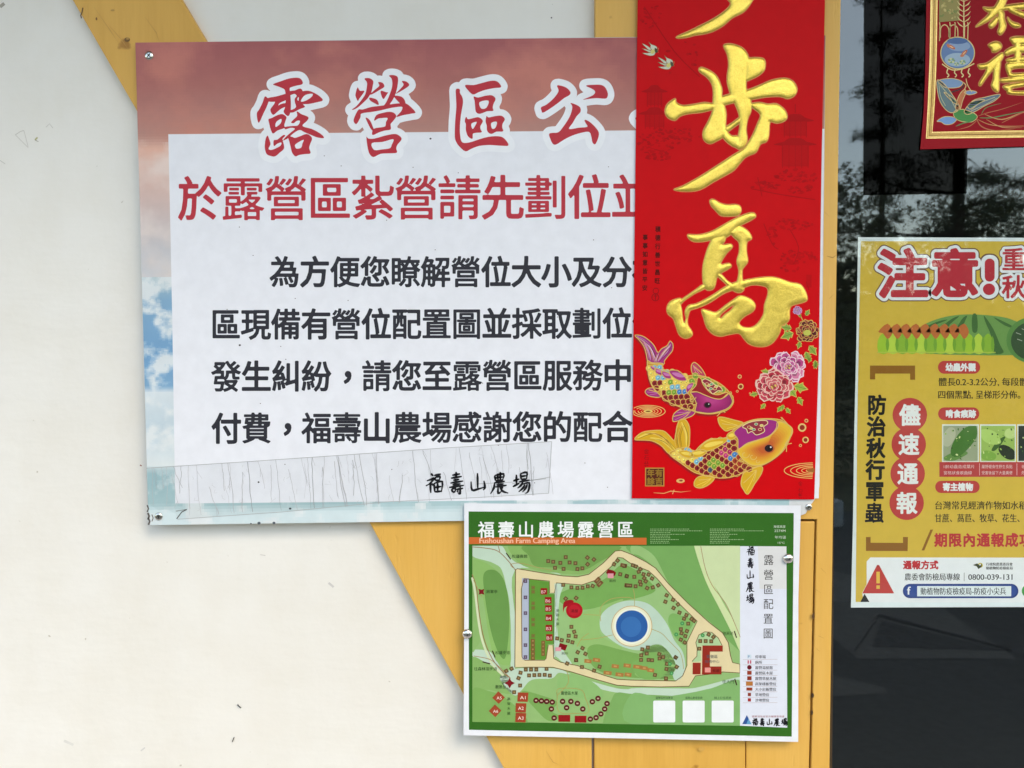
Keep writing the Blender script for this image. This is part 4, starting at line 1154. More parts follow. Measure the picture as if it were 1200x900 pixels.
p.ell(768.6, 341, 3.6, 3.6, (150, 16, 22), 1.3, hole=0.8); p.ell(768, 348.5, 4.5, 4.5, (150, 16, 22), 1.3, hole=0.82); p.rect(766, 346.5, 770.5, 347.2, (150, 16, 22), 1.5); p.rect(767.6, 345, 768.5, 352, (150, 16, 22), 1.55)
p.row('金石藝', 757.5, 529, 7.2, 6.5, 7.0, (168, 18, 24), vert=True, layer=1.5, cell=0.5)
p.row('金石藝', 938, 567, 6.6, 6.0, 6.4, (168, 18, 24), vert=True, layer=1.5, cell=0.5)
p.build('small_lettering', cpl, M['couplet_ink'])
# faint dark scenery: pavilions, trees, hills
p = cprint()
S1, S2 = (200, 8, 18), (186, 8, 17)
def pav(cx, y, w, h, floors=2):
    for k in range(floors):
        ww = w * (1 - 0.22 * (floors - 1 - k)); yy = y + h * k
        p.spoly([(cx - ww / 2 - 3, yy + 7), (cx - ww * 0.3, yy + 4), (cx - ww * 0.16, yy), (cx + ww * 0.16, yy), (cx + ww * 0.3, yy + 4), (cx + ww / 2 + 3, yy + 7), (cx + ww * 0.4, yy + 8.5), (cx - ww * 0.4, yy + 8.5)], S2, 0.8 + 0.1 * k, n=2)
        for i in range(5):
            xx = cx - ww * 0.34 + ww * 0.68 * i / 4
            p.line([(xx, yy + 8.5), (xx, yy + h - 1)], 0.8, S2, 0.9)
        p.rect(cx - ww * 0.36, yy + 9, cx + ww * 0.36, yy + h - 3, S1, 0.6)
pav(767, 100, 32, 26, 2); pav(932, 134, 38, 28, 1); pav(932, 162, 44, 36, 1)
p.line([(932, 132), (932, 122)], 1.0, S2, 0.7)
rg = random.Random(2)
def clump(cx, cy, rx, ry, n, c=S1):
    for _ in range(n):
        a = rg.uniform(0, 6.28); f = rg.random() ** 0.5
        x, y = cx + rx * f * math.cos(a), cy + ry * f * math.sin(a)
        if 746 < x < 959 and y < 560:
            p.ell(min(x, 957.5), y, rg.uniform(1.2, 3.2), rg.uniform(0.7, 1.8), c if rg.random() < .6 else S2, rg.uniform(0.3, 0.75), n=7, rot=rg.uniform(-.5, .5))
clump(772, 166, 24, 16, 70); clump(800, 158, 22, 8, 26); clump(770, 185, 16, 6, 26); clump(935, 206, 26, 8, 50); clump(895, 218, 20, 5, 36); clump(940, 222, 20, 5, 24)
clump(930, 263, 22, 8, 44); clump(905, 275, 5, 12, 16); clump(935, 302, 22, 9, 44); clump(925, 312, 12, 8, 18); clump(765, 20, 14, 14, 20); clump(800, 70, 30, 22, 18)
for l in ([(880, 221), (915, 228), (955, 234)], [(888, 208), (893, 230)], [(925, 268), (936, 290), (930, 310)], [(895, 262), (905, 286), (912, 292)], [(755, 8), (790, 60), (820, 90)], [(945, 330), (948, 340)]):
    p.line(l, 1.0, S2, 0.85, sm=3)
p.rect(945, 322, 951, 337, S1, 0.6)
p.build('scenery_print', cpl, M['couplet_ink'])['kind'] = 'stuff'

# ================================================================== CAMP MAP
D_M = 0.0222
def curlM(x, y):
    return 0.0000 * x + 0.0006 * (y - 590) / 280.0
M0 = W(740, 868, D_M)
cmap = thing('camp_map', 'laminated green campsite map sheet pinned below the big notice board', 'map sheet', M0)
paper(cmap, 'laminate_sheet', M['laminate'], D_M + 0.0004, ([(538.8, 586.5), (540.8, 700), (540.6, 864)], [(940.8, 590.5), (937.8, 700), (936.6, 870.6)]), curlM, (0, 0, 0), 8, 8)
cmap.children[0].modifiers.clear()
paper(cmap, 'white_sheet', M['lam_ink'], D_M, ([(544.0, 589.8), (544.2, 700), (543.2, 861.6)], [(938.6, 592.4), (935.6, 700), (935.4, 869.4)]), curlM, (238, 240, 246), 10, 10)
mp = Print(D_M + 0.0001, curlM)
GF = (44, 108, 34)
mp.poly([(549.2, 599.4), (930.2, 601.2), (927.8, 863.2), (549.6, 855.2)], GF, 1)
mp.poly([(549.2, 629.5), (757.6, 630.2), (757.6, 638.4), (549.3, 637.6)], (214, 108, 52), 2)
mp.row('福壽山農場露營區', 569.8, 620.6, 23.3, 20, 20.5, (244, 246, 246), dy=-0.02, layer=3, r=0.32, off=0.0, cell=0.45)
mp.text('Fushoushan Farm Camping Area', 562, 636.4, 8.6, (250, 196, 166), 3, width=112, bold=0.22)
# inner map ground
MB = [(553.6, 639.4), (867.4, 640.2), (867.2, 850.4), (553.6, 845.6)]
mp.poly(MB, (146, 188, 120), 2)
def zone(l, c, ly, ref=None, n=5):
    q = smooth(Z(l, *ref) if ref else l, n)
    q[:, 0] = np.clip(q[:, 0], 553.7, 867.2); q[:, 1] = np.clip(q[:, 1], 639.6, 846 + (q[:, 0] - 553) * 0.0145)
    # drop collapsed duplicates
    keep = [i for i in range(len(q)) if np.linalg.norm(q[i] - q[i - 1]) > 0.05]
    mp.poly(q[keep], c, ly)
A4, A5, A6, A7 = (540, 580, 6), (740, 580, 6), (540, 730, 6), (740, 730, 6)
TEAL, G1, G2, G3 = (192, 216, 196), (112, 160, 84), (132, 182, 108), (158, 196, 128)
zone([(78,350),(270,350),(330,420),(400,480),(560,520),(700,560),(380,530),(385,900),(385,1200),(350,1200),(350,880),(300,560),(230,480),(80,430)], TEAL, 2.3, A4)
zone([(330,350),(480,350),(1110,350),(980,480),(870,555),(640,545),(500,520),(400,470)], (136, 180, 104), 2.6, A4)
zone([(470,350),(1110,350),(960,480),(830,535),(640,510),(520,500),(480,430)], G1, 3.0, A4)
zone([(78,460),(160,470),(260,540),(320,650),(345,800),(345,1000),(350,1180),(280,1190),(230,1130),(190,950),(150,700),(78,560)], (140, 186, 108), 2.6, A4)
zone([(160,560),(220,525),(280,560),(320,650),(340,800),(335,1000),(310,1150),(260,1100),(210,950),(170,720)], (104, 154, 80), 3.0, A4)
zone([(78,700),(120,760),(140,900),(150,1000),(110,1070),(78,1080)], (140, 184, 112), 2.7, A4)
zone([(78,1090),(200,1100),(260,1180),(330,1300),(400,1340),(390,1400),(330,1360),(240,1270),(78,1130)], TEAL, 2.4, A4)
zone([(78,250),(160,270),(280,340),(340,400),(300,430),(360,480),(330,500),(200,470),(78,460)], (136, 180, 106), 2.8, A6)
zone([(78,470),(200,480),(300,520),(400,600),(470,690),(400,720),(78,720)], (126, 174, 96), 3.0, A6)
zone([(280,370),(400,320),(660,320),(800,370),(950,420),(1100,460),(1200,470),(1200,500),(1000,470),(850,400),(700,350),(640,390),(500,400),(430,470),(380,510),(300,440)], TEAL, 2.8, A6)
zone([(690,380),(780,360),(900,400),(980,460),(1000,520),(900,540),(700,480)], (140, 188, 118), 3.1, A6)
zone([(430,480),(600,520),(680,560),(640,620),(700,660),(620,690),(520,600)], (120, 170, 92), 3.0, A6)
zone([(1060,540),(1100,490),(1220,500),(1600,520),(1990,560),(1960,760),(1060,760),(1000,700)], (122, 172, 100), 2.9, A6)
zone([(0,460),(300,460),(420,460),(520,440),(760,380),(760,430),(560,460),(420,490),(200,520),(0,500)], TEAL, 2.7, A7)
zone([(0,500),(200,520),(420,490),(560,460),(760,400),(765,560),(765,735),(0,720)], (128, 180, 112), 3.0, A7)
# right side fields
zone([(0,350),(440,350),(520,560),(620,800),(760,1000),(765,1100),(560,900),(400,770),(260,620),(170,515),(0,410)], (116, 170, 96), 2.6, A5)
zone([(0,355),(60,360),(160,430),(230,560),(260,625),(170,515),(60,430),(0,410)], (150, 192, 124), 3.0, A5)
zone([(440,350),(490,350),(530,520),(640,750),(730,900),(765,980),(765,1100),(700,960),(620,800),(520,600)], (206, 222, 168), 3.0, A5)
zone([(487,355),(765,355),(765,980),(720,880),(640,730),(560,600),(520,520)], (204, 220, 172), 3.2, A5)
mp.line(Z([(487,360),(520,520),(570,640),(660,760),(720,890),(765,1000)], *A5), 0.7, (170, 130, 96), 3.6, sm=4)
# inside the ring road
RI = [(614,678),(644,681),(644,695),(649.7,695),(652,683),(681.7,685.5),(698,680),(716.7,663.5),(724,653),(730,654),(740,661),(760,669),(770,678),(790,701.7),(817,728),(805,752.5),(805,780),(800,792),(791.7,798),(740,797),(723,796),(706.7,791),(676.7,780),(656.7,776),(649,771.7),(648,755.8),(642.5,755.8),(640,771.7),(638,773.7),(615,773.7),(611.7,770),(611,690)]
ROAD = [(604.2, 668), (606, 666.4), (633, 671), (660, 675), (676.7, 675.9), (690, 673), (706.7, 660), (721, 645.8), (728, 645), (740, 649.7), (756.7, 658.3), (768.3, 665.8), (783.3, 684), (806.7, 707.5), (830.8, 729.3), (846.7, 741.7), (853.5, 753), (856, 768), (858.5, 776.4), (867, 778.3), (867, 788.6), (846.7, 787.4), (840, 789), (815, 792), (807.5, 804.2), (774, 805), (740, 804.2), (723, 803), (698, 796), (670, 787.5), (648, 782), (620, 781.8), (603.3, 782), (603.8, 730)]
BRN = (112, 82, 50)
for pts, c, ly in ((ROAD, (228, 212, 168), 4.0),):
    mp.poly(pts, c, ly)
mp.line(ROAD, 0.9, BRN, 5.0, closed=True)
mp.poly(RI, (150, 192, 128), 5.2); mp.line(RI, 0.9, BRN, 6.6, closed=True)
def izone(l, c, ly, n=5): mp.poly(smooth(l, n), c, ly)
izone([(652,700),(668,690),(690,688),(712,676),(728,662),(745,668),(760,680),(768,692),(750,700),(720,706),(690,714),(668,712)], (116, 170, 90), 5.4)
izone([(650,690),(651.5,684),(660,686),(656,700),(652,740),(650,765),(655,772),(660,776),(670,778),(660,762),(654,745)], TEAL, 5.5)
izone([(672,722),(700,712),(730,702),(720,712),(704,730),(706,746),(730,760),(700,764),(676,756),(668,740)], (146, 190, 116), 5.5)
izone([(688,762),(700,755),(730,762),(760,768),(775,764),(796,770),(802,785),(795,795),(760,795),(720,792),(696,782)], (118, 168, 90), 5.6)
izone([(704,738),(704,722),(716,710),(735,704),(756,706),(770,716),(782,732),(790,750),(800,764),(803,782),(798,795),(790,796),(786,780),(776,762),(762,758),(748,762),(730,758),(714,748)], (186, 212, 194), 5.8)
izone([(783,728),(787,719),(800,722),(813,728),(806,742),(803,756),(796,752),(788,742)], (124, 178, 102), 5.9)
izone([(752,765),(762,757),(775,756),(788,770),(792,784),(780,794),(760,795),(744,790)], (138, 186, 112), 6.0)
izone([(752,795),(740,780),(752,770),(765,764),(776,772),(782,786),(772,795)], (118, 170, 94), 6.1)
mp.rect(611.8, 677.5, 619.6, 773, (176, 186, 204), 5.7)
mp.poly([(620.4, 678.6), (643.8, 682), (643.8, 696), (649, 696), (649.2, 755), (642, 755), (640, 771), (638, 773), (620.4, 773)], (92, 152, 60), 5.7)
mp.line([(620, 678), (620, 773)], 0.7, (70, 70, 60), 6.2); mp.line([(649.5, 696), (648.6, 755)], 0.7, (60, 90, 50), 6.2)
mp.line([(652.2, 686), (650, 770)], 1.6, (206, 226, 214), 6.0)
# little round garden by the service centre
isl = [(811, 775), (816.7, 769), (817, 760), (815.4, 753), (819, 744), (826, 740.4), (834, 741), (841.7, 747.5), (846, 756), (820, 757), (822, 775), (811, 776)]
mp.poly(isl, (176, 208, 158), 5.2); mp.line(isl[:9], 0.8, BRN, 5.5)
mp.ell(740.4, 733.8, 24.0, 24.0, (196, 160, 110), 6.4, n=48); mp.ell(740.4, 733.8, 23.2, 23.2, (226, 226, 196), 6.6, n=48); mp.ell(740.4, 733.8, 20.6, 20.6, (226, 234, 222), 6.8, n=48); mp.ell(740.4, 733.8, 18.6, 18.6, (30, 92, 158), 7.0, n=48); mp.ell(739.5, 734.5, 12, 12, (42, 108, 172), 7.2, n=36)
PTH = (176, 160, 96)
for l in ([(743.5,710),(743.5,698),(742,690)], [(763,737),(775,742),(783,750),(790,757),(797,765),(800,775),(801,784)], [(718,744),(700,748),(680,750)], [(676,758),(682,748),(690,742)], [(704,728),(704,712),(716,702),(735,700),(742,702)], [(684,720),(702,721)], [(664,785),(666,800),(653,815)], [(653,815),(655,807),(680,808),(686,818),(690,834),(676,836),(655,834),(653,815)], [(565,700),(560,690),(555,680)]):
    mp.line(l, 0.7, PTH, 7.0, sm=4)
mp.line(Z([(78,365),(180,375),(260,395),(330,460),(385,530)], *A4), 0.9, (160, 120, 84), 3.8, sm=4); mp.line(Z([(260,350),(275,400)], *A4), 0.8, (160, 120, 84), 3.8)
mp.line(Z([(385,525),(350,490),(420,480),(540,510),(640,530)], *A4), 0.7, (176, 150, 96), 3.8, sm=4)
mp.line(Z([(80,560),(110,650),(125,800),(160,1000),(220,1150),(300,1250),(350,1290)], *A4), 1.0, (160, 120, 84), 3.8, sm=4)
mp.line(Z([(80,580),(100,680),(120,850),(150,1020),(215,1180),(300,1270)], *A4), 2.6, (212, 222, 184), 3.6, sm=4)
mp.line(Z([(90,232),(200,255),(260,300),(345,385)], *A6), 0.8, (170, 136, 96), 3.8, sm=4)
def sq(x, y, s=4.6, a=0.0, c=(104, 82, 52), c2=(150, 122, 82), w=None):
    w = w or s; ca, sa = math.cos(a), math.sin(a)
    def q(f): return [(x + (u * w * ca - v * s * sa) * f / 2, y + (u * w * sa + v * s * ca) * f / 2) for u, v in ((-1,-1),(1,-1),(1,1),(-1,1))]
    mp.poly(q(1), c, 7.4); mp.poly(q(0.42), c2, 7.7)
G6 = (640, 630, 12)
for x, y, a in ((275,275,0),(30,330,0),(100,340,0),(200,355,0),(330,350,0),(412,360,0),(125,425,0),(245,440,0),(440,442,.1),(510,432,0),(580,282,.7),(672,308,.7),(583,375,.7),(240,665,0),(355,700,0),(440,708,0),(512,705,0),(585,685,0),(655,680,.4),(1005,322,.7),(955,375,.4),(1042,515,.2),(1133,540,.3),(275,858,.7),(422,850,.7)):
    sq(640 + x / 12, 630 + y / 12, a=a)
for x, y, a, w in ((1090,392,.2,8),(1150,672,.1,8),(720,600,-.8,8),(755,650,-.8,8)): sq(640 + x / 12, 630 + y / 12, a=a, w=w, c=(120, 78, 50))
for x, y, a in ((20,280,0),(55,425,.2),(160,432,0),(140,270,.3),(180,285,.3),(245,325,-.6),(222,360,-.3),(290,395,.3),(360,400,.5),(410,455,.5),(240,500,.2),(250,540,.2),(300,450,.6),(320,495,.6),(60,555,0),(105,555,0),(178,565,0),(340,590,.5),(420,580,-.3),(497,550,-.6),(615,692,.5),(597,782,.4),(705,755,.4),(775,820,-.6),(712,870,.5)):
    sq(730 + x / 12, 640 + y / 12, a=a)
for x, y, a in ((795,215,.4),(893,250,.4),(860,300,.3),(965,305,.6),(1000,330,.6),(918,370,0),(815,448,0),(900,475,.4),(825,505,.3),(878,545,.3),(815,595,.4),(870,635,.5),(740,845,.5),(350,705,0),(272,730,.1),(258,815,0),(335,790,0),(255,880,0),(360,880,0),(410,885,0),(515,860,0),(1075,722,0),(1087,615,0),(1163,615,0)):
    sq(730 + x / 12, 700 + y / 12, a=a)
for x, y in ((880, 370), (400, 295)): pass
for x, y in ((799.5,730.5),(792.5,743.5),(823.5,744.5),(787,789),(785,778)): mp.ell(x, y, 2.4, 2.4, (60, 146, 84), 7.6, n=10); mp.ell(x, y, 1.0, 1.0, (110, 180, 120), 7.9, n=8)
for x, y, a in ((830.5,743.5,.5),(836,746.5,.7),(833.5,751.5,0),(772.6,766.5,.3),(777,770,0),(781.5,778,.2),(781,784,.2),(792,770.5,.6),(793,781.5,.6),(767.5,791,.2),(780.5,795,0)): sq(x, y, a=a)
for x, y, w in ((747,781.5,10),(755,783,8),(762.5,785.5,8),(699,773.5,8.5),(689,774.8,8.5),(721,780.8,8.5),(735,780,8.5),(712,788.6,9.5),(726,790.6,9.5),(736,790.6,8)): sq(x, y, 4.4, 0.12, c=(170, 120, 66), c2=(196, 150, 92), w=w)
for x, y, a in ((355,415,0),(395,485,-.3),(415,550,.1),(318,540,0),(155,578,.1),(220,603,.2),(308,612,.2),(370,632,.2),(512,715,.5),(445,772,.5),(553,795,.5),(420,880,.1)):
    sq(640 + x / 12, 700 + y / 12, a=a)
for x, y, a in ((320,338,-.5),(357,322,-.5),(420,350,.2),(406,388,.4),(417,440,0),(375,487,0),(457,328,0),(494,328,0),(531,328,0),(603,323,0),(480,369,0),(517,367,0),(553,366,0),(590,365,0),(626,370,0),(748,285,.4),(812,262,0),(852,310,.1),(937,335,.3),(976,308,.3)):
    sq(540 + x / 6, 730 + y / 6, a=a)
for y in (681, 700, 718.5, 737.5, 756, 770): sq(615.8, y, 4.2, 0, c=(92, 76, 96), c2=(140, 130, 150))
for y in (688.5, 693.5, 707, 712.5, 726, 732, 745): sq(624.8, y, 4.4, 0, c=(112, 120, 56), c2=(130, 100, 60))
for y in (751, 756, 761, 766, 771): sq(624.4, y, 4.8, 0, c=(126, 92, 50), c2=(160, 126, 80))
for y in (753, 757.5, 762, 766.5): sq(636.5, y, 4.4, 0, c=(126, 92, 50), c2=(160, 126, 80))
for x, y, s_ in ((637.5,693,'7'),(642.5,703.5,'6'),(642.8,713,'5'),(643.3,724,'4'),(643.3,736,'3'),(643.8,747,'1')):
    mp.rect(x - 4, y - 3.8, x + 3.8, y + 3.8, (152, 26, 26), 7.6); mp.text('B' + s_, x - 3.2, y + 2.4, 5.2, (236, 200, 196), 8.2, width=5.6)
# red roofs
mp.ell(673, 715.3, 9.8, 9.4, (176, 20, 34), 7.6, n=26); mp.spoly([(660,708),(663,704),(670,703),(672,706),(662,712),(660,718)], (158, 22, 32), 7.3); mp.ell(673, 715.3, 7.2, 6.8, (190, 30, 44), 7.8, n=22); mp.text('湯屋', 668.5, 717.6, 4.2, (70, 12, 20), 8.2, width=9)
mp.poly([(710,671),(713,667),(719,668.5),(722,671),(720.5,675),(713,675)], (130, 18, 24), 7.6); mp.rect(712, 672, 719, 677.5, (226, 150, 160), 7.9); mp.text('廁所', 714, 682, 3.6, (50, 66, 40), 8, width=8)
mp.poly([(656,753.5),(665,756),(662.5,762.5),(654,760)], (130, 18, 24), 7.6); mp.rect(651, 758.5, 657.5, 763, (226, 150, 160), 7.9); mp.text('廁所', 658, 767, 3.6, (50, 66, 40), 8, width=8)
for pts in ([(823.2,756.4),(847,756.4),(847,763.6),(832,763.6),(832,781),(845.5,781),(845.5,790.3),(822.6,790.3)], [(811.8,776.6),(821.2,776.6),(821,790.2),(811.6,790.2)]):
    mp.poly(pts, (152, 44, 32), 7.6)
mp.rect(826, 782.3, 832.8, 788, (232, 150, 140), 7.9); mp.text('露營區', 828, 771, 4.4, (70, 80, 90), 8.2, width=13); mp.text('服務中心', 826, 776.6, 3.8, (80, 80, 90), 8.2, width=17); mp.text('餐廳', 835, 787.4, 4.0, (90, 20, 20), 8.2, width=8)
for x, y, a, s_ in ((584.3,817.5,.75,'A5'),(580.2,833,.75,'A6')):
    sq(x, y, 10.5, a, c=(164, 72, 46), c2=(164, 72, 46)); mp.text(s_, x - 2.4, y + 2.2, 5, (244, 226, 214), 8.3, width=6)
for x, y, s_ in ((612.8,817,'A1'),(610.5,829.5,'A2'),(610.3,841,'A3')):
    mp.poly([(x - 6, y - 5.6), (x + 6.4, y - 5.3), (x + 5.6, y + 5.6), (x - 6.6, y + 5.2)], (164, 66, 42), 7.6); mp.text(s_, x - 3.4, y + 2.4, 5.4, (244, 226, 214), 8.3, width=6.6)
for x, y in ((529,545),(567,548),(604,552),(643,557),(637,605),(656,668),(716,552),(774,552),(744,596),(820,566),(858,605),(925,554),(965,531),(1028,567),(1012,605),(985,640),(951,666),(911,676)):
    mp.ell(540 + x / 6, 730 + y / 6, 3.3, 3.3, (92, 22, 26), 7.6, n=12); mp.rect(540 + x / 6 - 1.3, 730 + y / 6 - .8, 540 + x / 6 + 1.3, 730 + y / 6 + .9, (196, 170, 150), 8)
mp.rect(654.3, 837.8, 668.2, 845.8, (150, 24, 28), 7.6); mp.rect(673.5, 838.8, 687.2, 846.8, (150, 24, 28), 7.6)
for x, y in ((597.2, 800.5), (564.2, 693.5)):
    r_ = 6.2 if y > 750 else 4.8
    st = [(x + (r_ if i % 2 == 0 else r_ * 0.5) * math.cos(math.pi * i / 4 + (0 if y > 750 else .78)), y + (r_ if i % 2 == 0 else r_ * 0.5) * math.sin(math.pi * i / 4 + (0 if y > 750 else .78))) for i in range(8)]
    mp.poly(st, (132, 26, 34), 7.8)
for l in ([(593.2,648),(598.5,655.5)], [(577,762.5),(580.3,770.5)], [(565.5,775.5),(574.5,778)], [(860.5,739.5),(863.2,747.5)], [(861,795.5),(863.5,803)]): mp.line(l, 1.3, (66, 46, 34), 7.8)
INKG = (36, 64, 28)
for s_, x, y, w in (('松廬賓館', 600, 653.6, 18), ('將軍亭', 570, 695, 13), ('松廬步道', 580.5, 766.5, 17), ('往森林浴步道', 555.5, 785.5, 27), ('觀景台', 580.5, 806.6, 12), ('露營區木屋', 657.5, 814, 19.5), ('往天池', 847, 744, 12), ('往大門', 846.5, 800.5, 13.5)):
    mp.text(s_, x, y, 4.6, INKG, 8, width=w)
for i, chx in enumerate('景觀木屋'): mp.text(chx, 651.6, 717 + i * 5.2, 3.8, INKG, 8.2, width=3.8)
for i, chx in enumerate('高架木屋'): mp.text(chx, 594.3, 820.5 + i * 5.6, 3.8, INKG, 8.2, width=3.8)
mp.build('map_print', cmap, M['lam_ink'])
# header small print, legend, blank plates
lg = Print(D_M + 0.0001, curlM)
lg.poly([(867.3, 640.0), (921.6, 640.3), (922.6, 852.8), (867.0, 850.4)], (226, 230, 242), 2.4)
lg.poly([(888, 640.1), (921.6, 640.3), (921.8, 690), (890, 690)], (224, 224, 224), 2.6)
for i, chx in enumerate('福壽山農場'):
    brush_name(lg, i, 879.5 - 0.15 * i, 645.4 + 14.1 * i, 11.5, 1.6, (34, 32, 44), 4)
for i, chx in enumerate('露營區配置圖'):
    lg.ch(chx, 900.8 - 0.12 * i, 656.2 + 17.2 * i, 12.4, 13.2, (70, 66, 66), layer=4, r=0.0, cell=0.4)
wl = (214, 230, 206)
for x0, x1, rows in ((762, 823, 9), (832, 893, 9)):
    rg = random.Random(int(x0))
    for i in range(rows):
        w_ = (x1 - x0) * (1.0 if i in (1,) else rg.uniform(0.3, 0.75) if i % 3 == 0 else 0.36)
        xx = x0
        while xx < x0 + w_:
            g_ = rg.uniform(0.8, 2.6); lg.rect(xx, 619.6 + i * 2.05, xx + g_, 620.4 + i * 2.05, (150, 188, 132), 4); xx += g_ + 0.7
lg.text('海拔高度', 906.5, 618.4, 3.4, wl, 4, width=14); lg.text('2274M', 907.5, 623.4, 4.0, wl, 4, width=13); lg.text('年均溫', 908, 631, 3.8, wl, 4, width=13); lg.text('15°C', 911.5, 637.3, 3.4, wl, 4, width=8)
for i, (s_, ic, icc) in enumerate((('停車場', 'P', (60, 120, 176)), ('廁所', 'M', (206, 90, 110)), ('露營湯屋館', 'O', (112, 18, 34)), ('露營區木屋', 'S', (158, 60, 40)), ('露營草屋木屋', 'S', (150, 52, 34)), ('高架棧板營位', 'W', (190, 120, 60)), ('大小岩板營位', 'V', (160, 64, 40)), ('草地營位', 'T', (150, 56, 40)), ('沙地營位', 'T', (170, 48, 50)))):
    y = 769.4 + i * 6.35
    lg.line([(870.5, y + 3.4), (911, y + 3.2)], 0.35, (190, 170, 170), 3.5)
    lg.text(s_, 885, y + 1.9, 4.2, (84, 80, 84), 4, width=4.1 * len(s_), bold=0.1)
    if ic == 'P': lg.rect(875.5, y - 2.4, 880.5, y + 2.2, (206, 222, 232), 3.8); lg.text('P', 876.6, y + 1.7, 4.6, icc, 4.2)
    elif ic == 'M': lg.rect(876, y - 2, 877.6, y + 2, icc, 4); lg.rect(878.8, y - 2, 880.4, y + 2, icc, 4)
    elif ic == 'O': lg.ell(878.2, y, 2.7, 2.7, icc, 4, n=14)
    else:
        w_ = {'S': 5.2, 'W': 8, 'V': 7, 'T': 3.8}[ic]; hh = {'S': 4.6, 'W': 5, 'V': 3.6, 'T': 3.8}[ic]
        lg.rect(878.2 - w_ / 2, y - hh / 2, 878.2 + w_ / 2, y + hh / 2, icc, 4)
lg.poly([(869.8, 848.6), (875.2, 838), (880.8, 848.8)], (38, 84, 150), 4); lg.poly([(874.5, 848.7), (877.3, 842), (880.8, 848.8)], (90, 160, 200), 4.4)
for i, chx in enumerate('福壽山農場'):
    brush_name(lg, i, 884.6 + 8.6 * i, 845.8 + 0.12 * i, 8.8, 1.5, (24, 22, 30), 4)
lg.text('國軍退除役官兵輔導委員會', 881.3, 840.6, 2.6, (170, 80, 80), 4, width=38)
for x0, s_ in ((765.5, '露營區粉絲專頁'), (800, '福壽山農場官網'), (834, '線上訂位系統')):
    lg.rrect(x0, 821.0, x0 + 25.8, 846.6, 1.6, (238, 242, 244), 4)
    lg.text(s_, x0 + 3, 819.0, 3.2, (30, 60, 34), 4, width=20)
lg.build('legend_print', cmap, M['lam_ink'])
def pin(px, py, d, label):
    c = W(px, py, d)
    t = thing('map_tack', label, 'tack', c, 'steel tacks holding the campsite map')
    bm = bmesh.new(); r = 5.9 * PX; n = 24; rings = []
    for k in range(7):
        a = k / 6 * math.pi / 2 * 0.98
        rr, hh = r * math.cos(a) , r * 0.62 * math.sin(a)
        rings.append([bm.verts.new((rr * math.cos(2 * math.pi * i / n), -hh - 0.0003, rr * math.sin(2 * math.pi * i / n))) for i in range(n)])
    for a, b in zip(rings[:-1], rings[1:]):
        for i in range(n): bm.faces.new((a[i], a[(i + 1) % n], b[(i + 1) % n], b[i]))
    bm.faces.new(rings[-1])
    bmesh.ops.recalc_face_normals(bm, faces=bm.faces)
    bm_obj('dome', bm, M['chrome'], t, True)
    bm = bmesh.new(); tube(bm, (0, -0.0003, 0), (0, d - 0.006, 0), 0.0007, 0.0005, 8)
    bm_obj('spike', bm, M['steel'], t)
    bm = bmesh.new(); n = 12
    bmesh.ops.create_circle(bm, cap_ends=True, segments=n, radius=r * 0.16)
    for v in bm.verts: v.co = Vector((v.co.x + r * 0.05, -r * 0.618 - 0.0005, v.co.y - r * 0.02))
    bm_obj('dimple', bm, M['dark'], t)
M['chrome'] = flat('polished_steel', (0.75, 0.72, 0.72), 0.12, 1.0, 300, 0.05, 0.0)
pin(923.3, 654.4, 0.0236, 'dome headed steel tack at the upper right edge of the map')
pin(547.6, 742.8, 0.0236, 'dome headed steel tack halfway down the left edge of the map')

# staples left in the plaster
for px, py, a, lab in ((280.5, 827.3, -0.75, 'tiny bent staple in the plaster, upper of the two'), (273.6, 866.3, 1.2, 'tiny upright staple in the plaster, lower of the two')):
    c = W(px, py, 0.0)
    bm = bmesh.new(); u = Vector((math.cos(a), 0, math.sin(a))) * 0.0026
    tube(bm, -u + Vector((0, -0.0012, 0)), u + Vector((0, -0.0012, 0)), 0.0006, 0.0006, 6)
    tube(bm, -u + Vector((0, -0.0012, 0)), -u + Vector((0, 0.001, 0)), 0.0006, 0.0006, 6); tube(bm, u + Vector((0, -0.0012, 0)), u + Vector((0, 0.001, 0)), 0.0006, 0.0006, 6)
    o = bm_obj('staple', bm, M['steel_dark'] if 'steel_dark' in M else M['dark']); o.location = c
    o['label'] = lab; o['category'] = 'staple'; o['group'] = 'staples left in the plaster wall'
# scuffs on the plaster
sc = Print(0.00025)
for pts, w_, c in (([(18,158),(24,154),(28,153)],0.7,(196,191,182)), ([(18,158),(26,166),(33,173)],0.6,(204,199,190)), ([(28,153),(33,172)],0.6,(206,201,192)), ([(41,164),(44,161)],1.8,(190,186,130)), ([(41,164),(45,166)],0.8,(168,160,146)), ([(54,149),(58,145),(62,150)],0.7,(202,198,190)), ([(385,683),(391,688)],2.6,(206,202,198)), ([(305,650),(311,651)],0.8,(200,196,190)), ([(164,545),(166,546)],1.4,(150,90,80)), ([(646,20),(646.5,21.5)],1.6,(90,84,78)), ([(0,188),(6,192)],0.8,(206,202,194)), ([(117,53),(118,56)],1.0,(170,165,155)), ([(0,8),(5,4)],4.0,(170,162,150)), ([(75,868),(86,873)],3,(222,220,214)), ([(165,880),(170,876)],1.6,(212,210,206))):
    sc.line(pts, w_, c, 0)
sc.build('wall_scuff', bld, M['paper_ink'])['kind'] = 'stuff'
